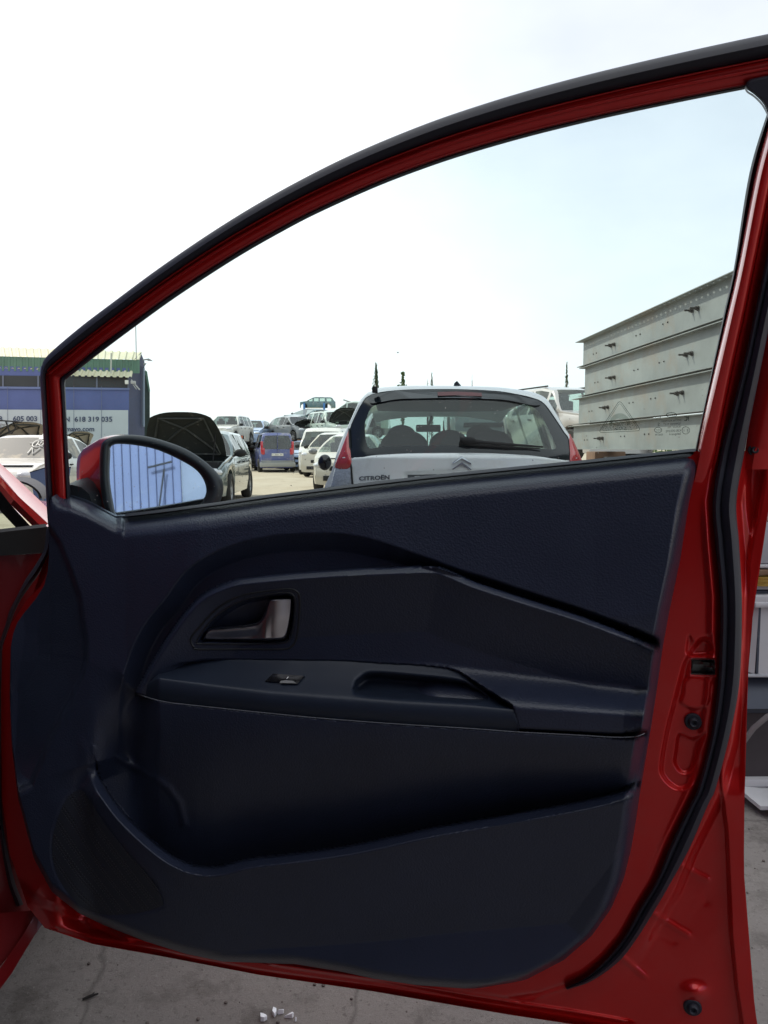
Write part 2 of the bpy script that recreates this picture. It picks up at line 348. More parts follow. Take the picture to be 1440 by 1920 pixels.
sa = ribbons([sH, mixr(sH,sI,0.5), sI, mixr(sI,sJ,0.1), mixr(sI,sJ,0.5), mixr(sI,sJ,0.78), mixr(sI,sJ,0.86), mixr(sI,sJ,0.94), sJ, mixr(sJ,sK,0.5), sK, mixr(sK,sL,0.5)],
             onB, [-0.034, -0.014, 0.004, 0.0085, 0.009, 0.006, 0.003, 0.006, 0.004, -0.004, -0.008, -0.014])
sa.build('rear_sash', RED, red_car, RC, auto=60)
chs = ribbons([sG, sG, mixr(sG,sH,0.4), mixr(sG,sH,1.05)], onB, [-0.05, -0.038, -0.032, -0.034]); chs.build('glass_channel', RUBD, red_car, RC)
wv = ribbons([sL, mixr(sL,sM,0.3), mixr(sL,sM,0.7), sM], onB, [-0.02, -0.012, -0.012, -0.02]); wv.build('outer_flange', RED, red_car, RC)
cap_ = cr([(1397,164),(1402,152),(1412,147),(1445,140),(1500,128),(1560,118),(1560,200),(1520,300),(1462,300),(1449,235),(1441,214),(1430,193),(1414,177)], 5, closed=True)
puff(cap_, onB, -0.012, 0.013, 5).build('corner_trim', RUB, red_car, RC, merge=1e-5)
lipc = cr([(1398,163),(1403,171),(1415,179),(1430,194),(1441,214),(1447,235)], 6)
ribbons([lipc, lipc + [-2.5, 3.0]], onB, [0.006, -0.014]).build('corner_lip', mat('grey_lip', (0.30, 0.31, 0.33), 0.5), red_car, RC)

# main door seal below the belt (K inner, L outer)
kk = [(1366,792),(1352,842),(1336,940),(1341,1020),(1350,1120),(1349,1220),(1344,1300),(1332,1384),(1308,1478),(1293,1510),(1259,1580),(1229,1654),(1198,1705),(1170,1757),(1137,1798),(1100,1832),(1060,1852)]
kl = [(1406,792),(1397,842),(1381,940),(1386,1020),(1391,1120),(1390,1220),(1384,1300),(1367,1384),(1342,1478),(1327,1510),(1293,1590),(1257,1656),(1228,1706),(1196,1757),(1162,1801),(1112,1838),(1064,1856)]
top_seal_k = np.vstack([sK[:-16], cr(kk, 8)]); 
rK = np.vstack([cr(kK[:6], 8), cr(kk, 8)]); rL = np.vstack([cr(kL[:6], 8), cr(kl, 8)])
dd = np.concatenate([np.zeros(len(cr(kK[:6], 8))), np.zeros(len(cr(kk, 8)))])
def mixsurf(px, py, d):
    """window plane above the belt, lower plane below it, blended round the belt"""
    a = onA(px, py, d); b = onB(px, py, d); s = S(830, 905, py)[..., None]; return b * (1 - s) + a * s
main_seal = ribbons([rK, mixr(rK,rL,0.03), mixr(rK,rL,0.15), mixr(rK,rL,0.3), mixr(rK,rL,0.36), mixr(rK,rL,0.45), mixr(rK,rL,0.7), mixr(rK,rL,0.9), rL, mixr(rK,rL,0.97)],
                    mixsurf, [-0.012, 0.004, 0.008, 0.0075, 0.0055, 0.010, 0.0135, 0.009, -0.002, -0.03])
main_seal.build('door_seal', RUB, red_car, RC, merge=1e-5, auto=60)

# ---- red inner door shell below the belt, row by row
step = 3.0
ys_ = np.arange(846, 1990, step)
Rk = [(846,1459),(960,1439),(1060,1423),(1100,1415),(1190,1409),(1270,1402),(1400,1399),(1500,1396),(1600,1395),(1700,1396),(1800,1405),(1900,1417),(2000,1432)]
Lk = [(846,97),(1047,95),(1073,91),(1100,76),(1123,52),(1147,36),(1168,22),(1213,5),(1300,2),(1500,4),(1600,18),(1700,52),(1740,84),(1767,165),(1769,168),(1791,292),(1828,486),(1859,700),(1903,957),(1920,1070),(1960,1300),(1990,1425)]
Rr = np.interp(ys_, [p[0] for p in Rk], [p[1] for p in Rk]); Lr = np.minimum(np.interp(ys_, [p[0] for p in Lk], [p[1] for p in Lk]), Rr - 2)
n = 460; tt = np.linspace(0, 1, n)
# denser towards the shut face on the right
tt = 1 - (1 - tt) ** 1.6
X = Lr[:, None] + (Rr - Lr)[:, None] * tt[None, :]; Y = np.repeat(ys_[:, None], n, 1)
Y = np.where(X < 1300, np.maximum(Y, np.interp(X, [97,235,400,600,800,1000,1200,1290,1310], [960,980,960,932,908,888,868,858,846])), Y)
Kx = np.interp(Y, [p[1] for p in kk], [p[0] for p in kk]); Lx = np.interp(Y, [p[1] for p in kl], [p[0] for p in kl])
inner_p = [tuple(p) for p in kk[1:-1]] + [(1060,1852),(1010,1868),(947,1877),(880,1870),(800,1853),(700,1832),(400,1775),(100,1650),(-80,1500),(-80,700),(1366,700)]
out_ = -poly_sd(inner_p, X, Y)
d = -0.012 * S(-14, 6, out_) * S(500, 1000, X) - 0.014 * S(-4, 16, out_ - 40) * S(1890, 1620, Y)
d = d - 0.010 * S(1850, 1870, Y - 0 * X) * 0
d += 0.006 * np.exp(-((X - Kx + 14) / 7) ** 2) * S(900, 1000, Y) * S(1700, 1300, Y)
rec = cr([(1284,1236),(1275,1262),(1262,1312),(1247,1372),(1237,1430),(1240,1456),(1262,1478),(1285,1480),(1304,1462),(1325,1395),(1338,1300),(1341,1240),(1336,1205),(1312,1196)], 5, closed=True)
sdr = poly_sd(rec, X, Y); d -= 0.010 * S(-2, 9, sdr)
rec2 = cr([(1286,1272),(1280,1300),(1276,1318),(1300,1330),(1326,1322),(1332,1284),(1330,1274)], 4, closed=True); d += 0.004 * S(-3, 5, poly_sd(rec2, X, Y))
rec3 = cr([(1273,1376),(1266,1410),(1264,1432),(1280,1450),(1300,1440),(1314,1400),(1322,1374),(1300,1384)], 4, closed=True); d -= 0.006 * S(-3, 6, poly_sd(rec3, X, Y))
cr_ = cr([(1292,1190),(1302,1204),(1318,1196),(1332,1188),(1338,1192),(1337,1224),(1290,1228),(1287,1210)], 4, closed=True); d -= 0.004 * S(-2, 5, poly_sd(cr_, X, Y))
hole = np.array([(1295,1235),(1341,1235),(1343,1268),(1294,1267)]); sdh = poly_sd(hole, X, Y); d -= 0.05 * S(0, 5, sdh)
d += 0.004 * np.exp(-(sdh / 6) ** 2) * (sdh < 2)
for a, b in [((1273,1621),(1326,1649)), ((1222,1711),(1290,1753)), ((1163,1791),(1207,1829))]:
    d += 0.0022 * np.exp(-(line_d([a, b], X, Y) / 6) ** 2)
for a in [[(1262,1652),(1318,1668),(1324,1690)], [(1215,1742),(1262,1764)]]:
    d -= 0.0008 * np.exp(-(line_d(a, X, Y) / 9) ** 2)
crx = np.interp(Y, [1480,1560,1650,1750,1850,1930], [1352,1362,1366,1370,1380,1392]); d += 0.012 * S(-4, 5, X - crx) * S(1430, 1500, Y)
crx2 = np.interp(Y, [846,960,1060,1200,1400,1500], [1440,1418,1402,1398,1392,1390]); d += 0.006 * S(-6, 6, X - crx2) * S(1500, 1440, Y)
d += 0.008 * np.exp(-(((X - 1303) / 22) ** 2 + ((Y - 1862) / 16) ** 2))
d -= 0.008 * S(-2, 12, poly_sd(cr([(1404,870),(1425,860),(1436,890),(1428,950),(1412,1010),(1400,960),(1398,900)], 4, closed=True), X, Y))
d -= 0.06 * S(60, 110, np.interp(Y, [843,950,1056,1220,1384,1560,1652,1706,1757,1801,1838,1853,1900], [1311,1292,1276,1243,1219,1190,1170,1147,1111,1060,988,900,700]) - X) * S(60, 130, X - 40) * S(1780, 1700, Y)
d -= 0.075 * S(112, -10, X) * S(1000, 1040, Y) * S(1790, 1740, Y)
d += 0.0025 * np.sin(X * 0.021 + Y * 0.013) * S(0, 30, X - Lx)
bot = np.interp(X, [84,165,168,292,486,700,957,1070,1300,1425], [1740,1767,1769,1791,1828,1859,1903,1920,1960,1990])
d -= 0.010 * (1 - S(0, 14, bot - Y)) * (X > 100)
d += 0.004 * np.exp(-((bot - Y - 24) / 4) ** 2) * (X > 500) * (X < 1180)
G = onA(X, Y, d)
sh = MB(); sh.grid(G)
back = [onA(X[:, -1], Y[:, -1], d[:, -1]), onA(X[:, -1] - 4, Y[:, -1], -0.05), onA(X[:, -1] - 30, Y[:, -1], -0.09)]
sh.grid(np.array(back))
bb = np.array([(165,1767),(292,1791),(486,1828),(700,1859),(957,1903),(1070,1920),(1300,1960),(1425,1990)], float)
sh.grid(np.array([onA(bb[:, 0], bb[:, 1], -0.005), onA(bb[:, 0], bb[:, 1] - 8, -0.05), onA(bb[:, 0], bb[:, 1] - 40, -0.10)]))
shell = sh.build('door_shell', RED, red_car, RC, auto=60); tag(shell, 'red inner steel face of the open door below the window')
# outer skin, seen only from the far side
ok = [(100,1000),(1305,905),(1455,860),(1405,1200),(1392,1600),(1420,1950),(1070,1916),(700,1850),(292,1780),(60,1700),(20,1300),(60,1120)]
ok = np.array(ok, float); osk = MB(); osk.add(np.vstack([onA(ok[:, 0], ok[:, 1], -0.10)]), [tuple(range(len(ok)))])
osk.build('outer_skin', RED, red_car, RC, smooth=False)
# latch
lt = MB(); o4 = np.array([(1293,1233),(1342.5,1233),(1344.5,1269.5),(1292.5,1268.5)], float); i4 = np.array([(1299,1239.5),(1337,1239),(1338.5,1263),(1298,1262)], float)
lt.grid(np.array([onA(o4[:, 0], o4[:, 1], -0.016), onA(o4[:, 0], o4[:, 1], -0.011), onA((o4*0.45+i4*0.55)[:, 0], (o4*0.45+i4*0.55)[:, 1], -0.0095), onA(i4[:, 0], i4[:, 1], -0.013), onA(i4[:, 0], i4[:, 1], -0.035)]), wrap=True)
latch = lt.build('door_latch', STEEL, red_car, RC, auto=30)
lc = MB(); lc.add(onA(i4[:, 0], i4[:, 1], -0.034), [(0, 1, 2, 3)]); lc.add(onA(np.array([1318,1336,1337,1320.]), np.array([1241,1243,1252,1249.]), -0.024), [(0, 1, 2, 3)]); lc.build('latch_recess', BLK, latch, None, smooth=False).data.transform(Matrix.Translation(-Vector(RC)))
def plug(px, py, r, dd_, name='rubber_plug'):
    c = onA(px, py, dd_); k = r / F * np.linalg.norm(c - CAM); mb = MB()
    prof = [(0, 1.0), (0.3, 1.0), (0.42, 0.9), (0.42, 0.62), (0.75, 0.58), (0.9, 0.42), (0.78, 0.24), (0.6, 0.2), (0.6, 0.0)]
    th = np.linspace(0, 2 * math.pi, 20, endpoint=False); a = np.array([math.cos(TH), -math.sin(TH), 0]); b = np.array([0, 0, 1.0])
    mb.grid(np.array([c + nA * h * k + rr * k * (np.cos(th)[:, None] * a + np.sin(th)[:, None] * b) for h, rr in prof]), wrap=True)
    mb.build(name, RUB, red_car, RC, merge=1e-6)
plug(1299, 1352, 14, -0.009); plug(1298, 1886, 13, -0.010); plug(1414, 843.5, 10.5, -0.02)

# ---- black trim panel, column by column
Tk = [(18,1297),(19,1220),(24,1190),(32,1168),(47,1147),(67,1123),(83,1097),(89,1073),(91.5,1047),(92,1000),(92.5,965),(94,940),(97,932),(105,927),(118,925),(132,926),(147,931.5),(165,938),(190,951),(217,965),(235,964.5)]
bl = [(235,964.5),(300,957),(400,944),(500,929),(600,917),(700,904.5),(800,893),(900,883),(1000,873),(1100,863.5),(1200,853),(1290,843.5),(1304,842.5),(1309,848),(1311,853)]
Tk = Tk + bl[1:]
Bk = [(18,1300),(22,1400),(34,1497),(63,1609),(97,1672),(146,1711),(195,1735),(272,1765),(350,1789),(418,1803),(554,1808),(640,1822),(700,1835),(780,1847),(870,1853.5),(916,1853),(988,1838),(1060,1801),(1111,1757),(1147,1706),(1170,1652),(1183,1602),(1190,1560),(1202,1478),(1219,1384),(1232,1300),(1243,1220),(1256,1150),(1276,1056),(1292,950),(1303,900),(1311,853)]
xs = np.unique(np.concatenate([np.linspace(18, 88, 34), np.linspace(88, 97, 70), np.linspace(97.5, 100, 2), np.arange(100, 1180, 2.8), np.linspace(1180, 1311, 75)]))
Tt = np.interp(xs, [p[0] for p in Tk], [p[1] for p in Tk]); Bb = np.maximum(np.interp(xs, [p[0] for p in Bk], [p[1] for p in Bk]), Tt + 0.5)
nr = 400; vv = np.linspace(0, 1, nr)
Xp = np.repeat(xs[None, :], nr, 0); Yp = Tt[None, :] + (Bb - Tt)[None, :] * vv[:, None]
seam = [(255,1300),(260,1302),(307,1315),(373,1323),(507,1337),(600,1346),(746,1357),(892,1366),(972,1372),(1086,1378),(1159,1382),(1193,1380),(1208,1375),(1240,1372)]
rim = [(178,1410),(180,1424),(183,1449),(204,1487),(233,1526),(272,1565),(311,1597),(340,1614),(369,1624),(399,1626),(428,1621),(467,1611),(535,1603),(632,1590),(700,1577),(803,1554),(906,1536),(1008,1518),(1111,1498),(1165,1484),(1191,1473)]
c1 = [(236,1262),(250,1217),(277,1167),(310,1127),(350,1073),(400,1040),(450,1020),(480,1013),(520,1006),(600,1002),(650,1005),(700,1015),(750,1031),(800,1050),(850,1072),(892,1088),(989,1120),(1086,1151),(1183,1188),(1240,1213)]
c2 = [(255,1300),(258,1292),(280,1250),(310,1200),(340,1157),(373,1120),(407,1100),(440,1088),(473,1083),(540,1076),(640,1068),(720,1064),(809,1062),(843,1070),(892,1091),(989,1123),(1086,1154),(1183,1191),(1234,1215)]
rimE = np.array(rim)
edgeR = [(843,1311),(853,1310),(900,1303),(950,1292),(1056,1276),(1150,1256),(1220,1243),(1300,1232),(1384,1219),(1478,1202),(1560,1190),(1652,1170),(1706,1147),(1757,1111),(1801,1060),(1838,988),(1853,900),(1900,700)]
leftC = [(60,960),(93,987),(113,1017),(133,1067),(150,1117),(157,1167),(163,1200),(163,1240),(153,1273),(133,1317),(110,1357),(90,1400),(60,1470),(0,1500),(-60,1300),(0,900)]
Z = cr(c1, 5).tolist() + [(1300,1235),(1300,1950),(-50,1950),(-50,1500),(225,1420),(228,1300)]
K = cr(c2, 5).tolist() + [(1262,1226),(1262,1372)] + seam[::-1]
K2 = cr(c2, 5).tolist() + [(1290,1226), (1290,1900), (150,1900), (240,1330)]
Wp = [(178,1400)] + cr(rim, 5).tolist() + [(1260,1455),(1300,1950),(-50,1950),(-50,1330),(120,1350)]
grille = cr([(98,1560),(120,1500),(150,1478),(172,1500),(200,1545),(245,1600),(290,1650),(308,1688),(303,1702),(262,1714),(219,1718),(180,1715),(146,1698),(112,1656),(96,1610)], 4, closed=True)
cup = cr([(663,1284),(672,1272),(697,1262),(780,1268),(862,1276),(885,1286),(912,1302),(906,1316),(800,1312),(673,1302)], 4, closed=True)
bez_o = cr([(358,1203),(360,1192),(373,1177),(397,1150),(423,1130),(457,1115),(507,1107),(542,1104),(557,1109),(562,1123),(561,1160),(555,1200),(546,1212),(530,1217),(450,1217),(373,1217),(363,1212)], 4, closed=True)
bez_i = cr([(370,1203),(376,1190),(400,1160),(430,1138),(460,1124),(507,1114),(538,1111),(550,1116),(554,1130),(552,1165),(545,1195),(536,1204),(500,1207),(380,1207)], 4, closed=True)
def backline(x): return np.interp(x, [262,265,277,297,333,383,440,540,640,720,794,838,863,901,940,962,972,974], [1292,1288,1272,1256,1243,1236,1235.5,1237,1238,1243,1246.5,1251.5,1259,1283,1308,1322,1342,1368])
def lipline(x): return np.interp(x, [262,270,280,297,340,407,507,607,720,746,892,962,974,1208,1240], [1296,1288,1281,1271,1277,1286,1298,1306,1314,1316,1324,1330,1333,1346,1350])
def seamline(x): return np.interp(x, [p[0] for p in seam], [p[1] for p in seam])
def trim_depth(X, Y):
    sz = poly_sd(Z, X, Y); sk = poly_sd(K, X, Y); sk2 = poly_sd(K2, X, Y); sw = poly_sd(Wp, X, Y); sl = poly_sd(leftC, X, Y)
    er = np.interp(Y, [p[0] for p in edgeR], [p[1] for p in edgeR]) - X
    rf = S(7, 30, er)
    d = np.full(X.shape, 0.020)
    Tb0 = np.minimum(np.interp(X, [p[0] for p in Tk], [p[1] for p in Tk]), 940 + 25 * S(150, 217, X)); C1y = np.interp(X, [p[0] for p in c1], [p[1] for p in c1]); pad = np.interp(X, [680, 900], [0.026, 0.030]) * (0.15 + 0.85 * np.clip((Y - Tb0) / np.clip(C1y - Tb0, 110, 300), 0, 1) ** .9)
    dw = np.interp(X, [700, 900], [30, 6]); s0_ = np.interp(X, [780, 900], [3, 11]); d = d + pad * (1 - np.clip((sz + s0_) / (dw + 3), 0, 1) ** 0.8) * S(2, 26, er)
    # ledge round the inner zone
    lw = np.interp(X, [250, 420, 700, 1240], [7, 10, 13, 10]); led = 0.031 * np.clip(sk2 / 1.2 + .5, 0, 1) + 0.0105 * np.clip(sk2 / lw, 0, 1) - 0.0260 * np.clip((sk2 - lw) / 110, 0, 1) ** .85
    led = led * S(4, 20, er)
    d = d + led * (sk > -3)
    # shelf flaring out above the seam
    a0 = 1236 + 0.13 * np.clip(X - 800, 0, 500)
    fl = 0.050 * S(0, 1, (Y - a0) / (lipline(X) - a0)) * S(4, 20, er) * S(700, 830, X)
    fl = np.maximum(fl, 0.05 * S(1232, 1320, Y) * S(300, 420, X) * S(860, 700, X) * 0.6)
    d = d + fl * S(-4, 8, sk)
    # bulge below the seam, rolling back to the pocket
    ys0 = seamline(X); yr = np.interp(X, rimE[:, 0], rimE[:, 1])
    yr = np.where(X < 180, 1420, yr); t = np.clip((Y - ys0) / np.maximum(yr - ys0, 20), 0, 1)
    lo = np.interp(X, [180, 950, 1191, 1300], [-0.010, -0.006, 0.036, 0.040])
    top = 0.066 * S(248, 300, X) * rf + 0.018
    bul = lo + (top - lo) * (1 - t ** 1.7)
    bul = bul * S(238, 300, X) + (lo * S(1330, 1430, Y) + 0.020 * (1 - S(1330, 1430, Y))) * (1 - S(238, 300, X))
    bw_ = 1.5 + 70 * S(262, 200, X); below = S(-1, 1, (Y - ys0) / bw_) * S(165, 262, X)
    zone = below * (1 - S(-2, 2, sw)) * S(135, 190, X)
    d = d * (1 - zone) + bul * zone
    # pocket interior ridge
    d = d + 0.004 * np.exp(-(line_d([(228,1424),(253,1439),(292,1461),(316,1478),(336,1506),(346,1545)], X, Y) / 7.0) ** 2) * (sw < -4)
    # left part of the pocket cut
    # lower panel behind the rim
    lm0_ = S(182, 140, X)
    low = 0.048 + 0.018 * np.clip(sw / 17, 0, 1) ** .85 - 0.052 * np.clip((sw - 17) / 270, 0, 1) ** .85
    low = low * (1 - lm0_) + 0.044 * lm0_
    low = low * S(-10, 30, er) + 0.02 * (1 - S(-10, 30, er))
    lm_ = S(178, 135, X); m = S(-1.5, 1.5, sw) * (1 - lm_) * S(1400, 1500, Y) + S(-60, 110, sw) * lm_; w_ = S(1400, 1520, Y) * (1 - lm_); base_l = np.where(sw > -2, lo * w_ + d * (1 - w_), d)
    d = np.where((sw > -1) | (lm_ > 0), np.where(sw > -2, base_l, d) * (1 - m) + low * m, d)
    # forward end turning away
    d = d - (0.012 * S(-4, 8, sl) + 0.00025 * np.clip(sl, 0, 90)) * S(930, 990, Y) * S(1560, 1420, Y); d = np.where(X < 200, np.maximum(d, 0.008), d)
    # rounded top along the belt and rounded outer rim
    Tb = np.interp(X, [p[0] for p in Tk], [p[1] for p in Tk]); Bo = np.interp(X, [p[0] for p in Bk], [p[1] for p in Bk])
    wdt = np.where(X < 230, 40, 50)
    q = 1 - np.clip((Y - Tb) / wdt, 0, 1); d = d - 0.060 * q ** 2.4 * S(95, 130, X)
    q = 1 - np.clip(er / 16, 0, 1); d = d - 0.018 * q ** 2.2
    q = 1 - np.clip((Bo - Y) / 20, 0, 1); d = d - 0.022 * q ** 2.4
    ax_ = np.linspace(262, 974, 60); arp = np.vstack([np.stack([ax_, backline(ax_)], -1), np.stack([ax_, seamline(ax_)], -1)[::-1]])
    d = d - 0.034 * S(0, 7, poly_sd(arp.tolist(), X, Y)) * S(300, 420, X)
    # handle bowl, speaker field
    sb = poly_sd(bez_i, X, Y); d = d - 0.026 * S(0, 9, sb)
    sg = poly_sd(grille, X, Y); d = d - 0.0012 * S(-3, 3, sg)
    d = d - 0.004 * np.exp(-(np.abs(Y - ys0 - 0.5) / 1.6) ** 2) * (X > 262) * (X < 1204)
    return d
D = trim_depth(Xp, Yp)
tp = MB(); tp.grid(onA(Xp, Yp, D))
for idx in (0, -1):
    tp.grid(np.array([onA(Xp[idx], Yp[idx], D[idx]), onA(Xp[idx], Yp[idx] + (3 if idx == 0 else -2), np.full(len(xs), -0.02))]))
tp.grid(np.array([onA(Xp[:, -1], Yp[:, -1], D[:, -1]), onA(Xp[:, -1] - 2, Yp[:, -1], np.full(nr, -0.02))]))
trim = tp.build('trim_panel', TRIM, red_car, RC, merge=1e-6, auto=75); tag(trim, 'black grained plastic lining of the door with a long pocket')
# window wiper strip along the belt
b_ = np.array(bl[:-2], float); belt = MB(); belt.grid(np.array([onA(b_[:, 0], b_[:, 1] + 4, 0.004), onA(b_[:, 0], b_[:, 1] - 1.5, -0.002), onA(b_[:, 0], b_[:, 1] - 1.0, -0.022)])); belt.build('belt_strip', RUBD, red_car, RC)
seam_m = mat('seam_edge', (0.14, 0.15, 0.17), 0.5)
def seam_tube(pts, r, name, par=red_car, m=seam_m, dz=0.0, fn=None):
    P = cr(pts, 5); dd_ = fn(P) if fn is not None else trim_depth(P[:, 0], P[:, 1]) + dz
    mb = MB(); mb.tube(onA(P[:, 0], P[:, 1], dd_), r, 6); return mb.build(name, m, par, RC)
seam_tube([(p[0], p[1] + 0.5) for p in seam[1:-1]], 0.0006, 'seam_line', fn=lambda P: np.interp(P[:, 0], [255, 290, 1190, 1210], [0.045, 0.0825, 0.0825, 0.05]) + 0.0015)

# speaker grille, a perforated cover set into the trim
gm = bpy.data.materials.new('perforated_plastic'); gm.use_nodes = True; t_ = gm.node_tree; b_s = t_.nodes['Principled BSDF']; b_s.inputs['Roughness'].default_value = 0.55
tcn = t_.nodes.new('ShaderNodeTexCoord'); vo = t_.nodes.new('ShaderNodeTexVoronoi'); vo.inputs['Scale'].default_value = 210; vo.inputs['Randomness'].default_value = 0.0
mpn = t_.nodes.new('ShaderNodeMapping'); mpn.inputs['Rotation'].default_value = (R(0), R(38), -TH); mpn.inputs['Scale'].default_value = (1, 0.0, 1)
mpr = t_.nodes.new('ShaderNodeMapping'); mpr.inputs['Rotation'].default_value = (0, 0, TH)
t_.links.new(tcn.outputs['Object'], mpr.inputs['Vector']); t_.links.new(mpr.outputs['Vector'], mpn.inputs['Vector'])
t_.links.new(mpn.outputs['Vector'], vo.inputs['Vector'])
r_ = t_.nodes.new('ShaderNodeMapRange'); r_.inputs['From Min'].default_value = 0.26; r_.inputs['From Max'].default_value = 0.34; t_.links.new(vo.outputs['Distance'], r_.inputs['Value'])
x_ = t_.nodes.new('ShaderNodeMixRGB'); x_.inputs['Color1'].default_value = (0.006, 0.006, 0.009, 1); x_.inputs['Color2'].default_value = (0.017, 0.020, 0.030, 1); t_.links.new(r_.outputs[0], x_.inputs['Fac']); t_.links.new(x_.outputs[0], b_s.inputs['Base Color'])
bp_ = t_.nodes.new('ShaderNodeBump'); bp_.inputs['Distance'].default_value = 0.002; bp_.inputs['Strength'].default_value = 0.8; t_.links.new(r_.outputs[0], bp_.inputs['Height']); t_.links.new(bp_.outputs['Normal'], b_s.inputs['Normal'])
gi = inset(grille, 3.0); rings = [inset(grille, k) for k in (3, 12)]; ctr = gi.mean(0)
G = [onA(r[:, 0], r[:, 1], trim_depth(r[:, 0], r[:, 1]) + 0.0009) for r in [gi * (1 - k) + ctr * k for k in np.linspace(0, 0.97, 14)]]
gb = MB(); gb.grid(np.array(G), wrap=True); spk = gb.build('speaker_grille', gm, trim, None); spk.data.transform(Matrix.Translation(-Vector(RC)))

# armrest
xa = np.linspace(262, 973.5, 240); yb, yl, ysm = backline(xa), lipline(xa), seamline(xa); yl = np.clip(yl, yb + 3, ysm - 3)
rows = []
na = 34
def arm_d(X, Y, yb, yl, ysm):
    t = np.clip((Y - yb) / (yl - yb), 0, 1); s2 = np.clip((Y - yl) / (ysm - yl), 0, 1)
    d = 0.034 + 0.048 * (0.25 * t + 0.75 * t ** 1.15)
    d = d + 0.004 * np.sin(np.clip(s2, 0, 1) * math.pi) - 0.001 * s2
    e = S(262, 300, X) ; d = 0.038 + (d - 0.038) * (0.25 + 0.75 * e)
    d = d - 0.034 * S(0, 9, poly_sd(cup, X, Y))
    return d
vs = np.concatenate([np.linspace(0, 1, na) , 1 + np.linspace(0.06, 1, 16)])
Ya = np.where(vs[:, None] <= 1, yb[None] + (yl - yb)[None] * np.minimum(vs, 1)[:, None], yl[None] + (ysm - yl)[None] * (np.maximum(vs, 1) - 1)[:, None]); Xa = np.repeat(xa[None], len(vs), 0)
Da = arm_d(Xa, Ya, yb[None], yl[None], ysm[None])
k_ = np.array([0.25, 0.5, 0.25])
for _ in range(5): Da[1:-1] = 0.25 * Da[:-2] + 0.5 * Da[1:-1] + 0.25 * Da[2:]
ar = MB(); ar.grid(onA(Xa, Ya, Da)); ar.grid(np.array([onA(Xa[0], Ya[0], Da[0]), onA(Xa[0], Ya[0] + 1, Da[0] * 0 + 0.01)])); ar.grid(np.array([onA(Xa[-1], Ya[-1], Da[-1]), onA(Xa[-1], Ya[-1] - 3, Da[-1] * 0 + 0.02)]))
ar.grid(np.array([onA(Xa[:, -1], Ya[:, -1], Da[:, -1]), onA(Xa[:, -1] + 1.5, Ya[:, -1], Da[:, -1] * 0 + 0.06)]))
armrest = ar.build('armrest', TRIMS, red_car, RC, merge=1e-6, auto=75); tag(armrest, 'smooth dark armrest with a pull cup')
def arm_at(x, y): return float(arm_d(np.array([[x]], float), np.array([[y]], float), backline(x), lipline(x), seamline(x))[0, 0])
sw = np.array([(497,1277),(512,1263),(571,1267),(558,1282)], float)
def on_arm(dz):
    def f(px, py, d):
        px = np.asarray(px, float); py = np.asarray(py, float)
        dd_ = arm_d(px, py, backline(px), lipline(px), seamline(px)); return onA(px, py, dd_ + d + dz)
    return f
swd = np.vstack([np.linspace(sw[i], sw[(i + 1) % 4], 6, endpoint=False) for i in range(4)])
swb = MB(); f_ = on_arm(0.0); fl_ = f_(swd[:, 0], swd[:, 1], 0.0028); swb.poly(fl_); swb.grid(np.array([fl_, f_(swd[:, 0], swd[:, 1], -0.004)]), wrap=True)
switch = swb.build('window_switch', BLK, armrest, None, smooth=False); switch.data.transform(Matrix.Translation(-Vector(RC)))
k2 = np.array([(524,1280.5),(526,1276.5),(535,1275),(549,1276.5),(556,1281)], float); q = MB(); q.poly(f_(k2[:, 0], k2[:, 1], 0.005)); o = q.build('switch_key', mat('switch_key_grey', (0.22, 0.22, 0.22), 0.4), armrest, None, smooth=False); o.data.transform(Matrix.Translation(-Vector(RC)))
k2 = np.array([(536.5,1272.5),(540,1268.5),(541.5,1269),(538.5,1273)], float); q = MB(); q.poly(f_(k2[:, 0], k2[:, 1], 0.0045)); o = q.build('switch_mark', WHITE, armrest, None, smooth=False); o.data.transform(Matrix.Translation(-Vector(RC)))

# inner door handle
def closed_tube(P, r, dz, name, m, par):
    Q = np.vstack([P, P[:1]]); mb = MB(); mb.tube(onA(Q[:, 0], Q[:, 1], trim_depth(Q[:, 0], Q[:, 1]) + dz), r, 8, cap=False); o = mb.build(name, m, par, RC); return o
handle = closed_tube(bez_o, 0.0016, -0.0004, 'handle_bezel', TRIMD, red_car); tag(handle, 'rounded bezel holding the satin door release')
o = closed_tube(bez_i, 0.0011, 0.0002, 'bezel_step', TRIMD, handle)
lev = cr([(381,1197),(383,1188),(389,1180),(400,1176.5),(430,1174.5),(455,1172.5),(478,1168.5),(489,1161),(495,1148),(500,1130),(506,1121.5),(520,1119),(546,1118),(550.5,1122),(549,1148),(545,1175),(540,1192),(530,1201),(500,1202.5),(440,1202.5),(390,1202.5)], 5, closed=True)
xl_ = np.unique(np.concatenate([np.linspace(381.2, 400, 26), np.linspace(400, 478, 50), np.linspace(478, 512, 60), np.linspace(512, 550.8, 50)]))
xl_ = xl_[(xl_ > lev[:, 0].min() + .05) & (xl_ < lev[:, 0].max() - .05)]; Pl = np.vstack([lev, lev[:1]]); lo_, hi_ = [], []
for x in xl_:
    ys2 = [y0 + (y1 - y0) * (x - x0) / (x1 - x0) for (x0, y0), (x1, y1) in zip(Pl[:-1], Pl[1:]) if (x0 - x) * (x1 - x) <= 0 and x0 != x1]
    lo_.append(min(ys2)); hi_.append(max(ys2))
vv2 = np.linspace(0, 1, 60); Xl = np.repeat(xl_[None], 60, 0); Yl = np.array(lo_)[None] + (np.array(hi_) - np.array(lo_))[None] * vv2[:, None]
sl_ = np.clip(poly_sd(lev, Xl, Yl), 0, None); tt_ = Yl - np.array(lo_)[None]
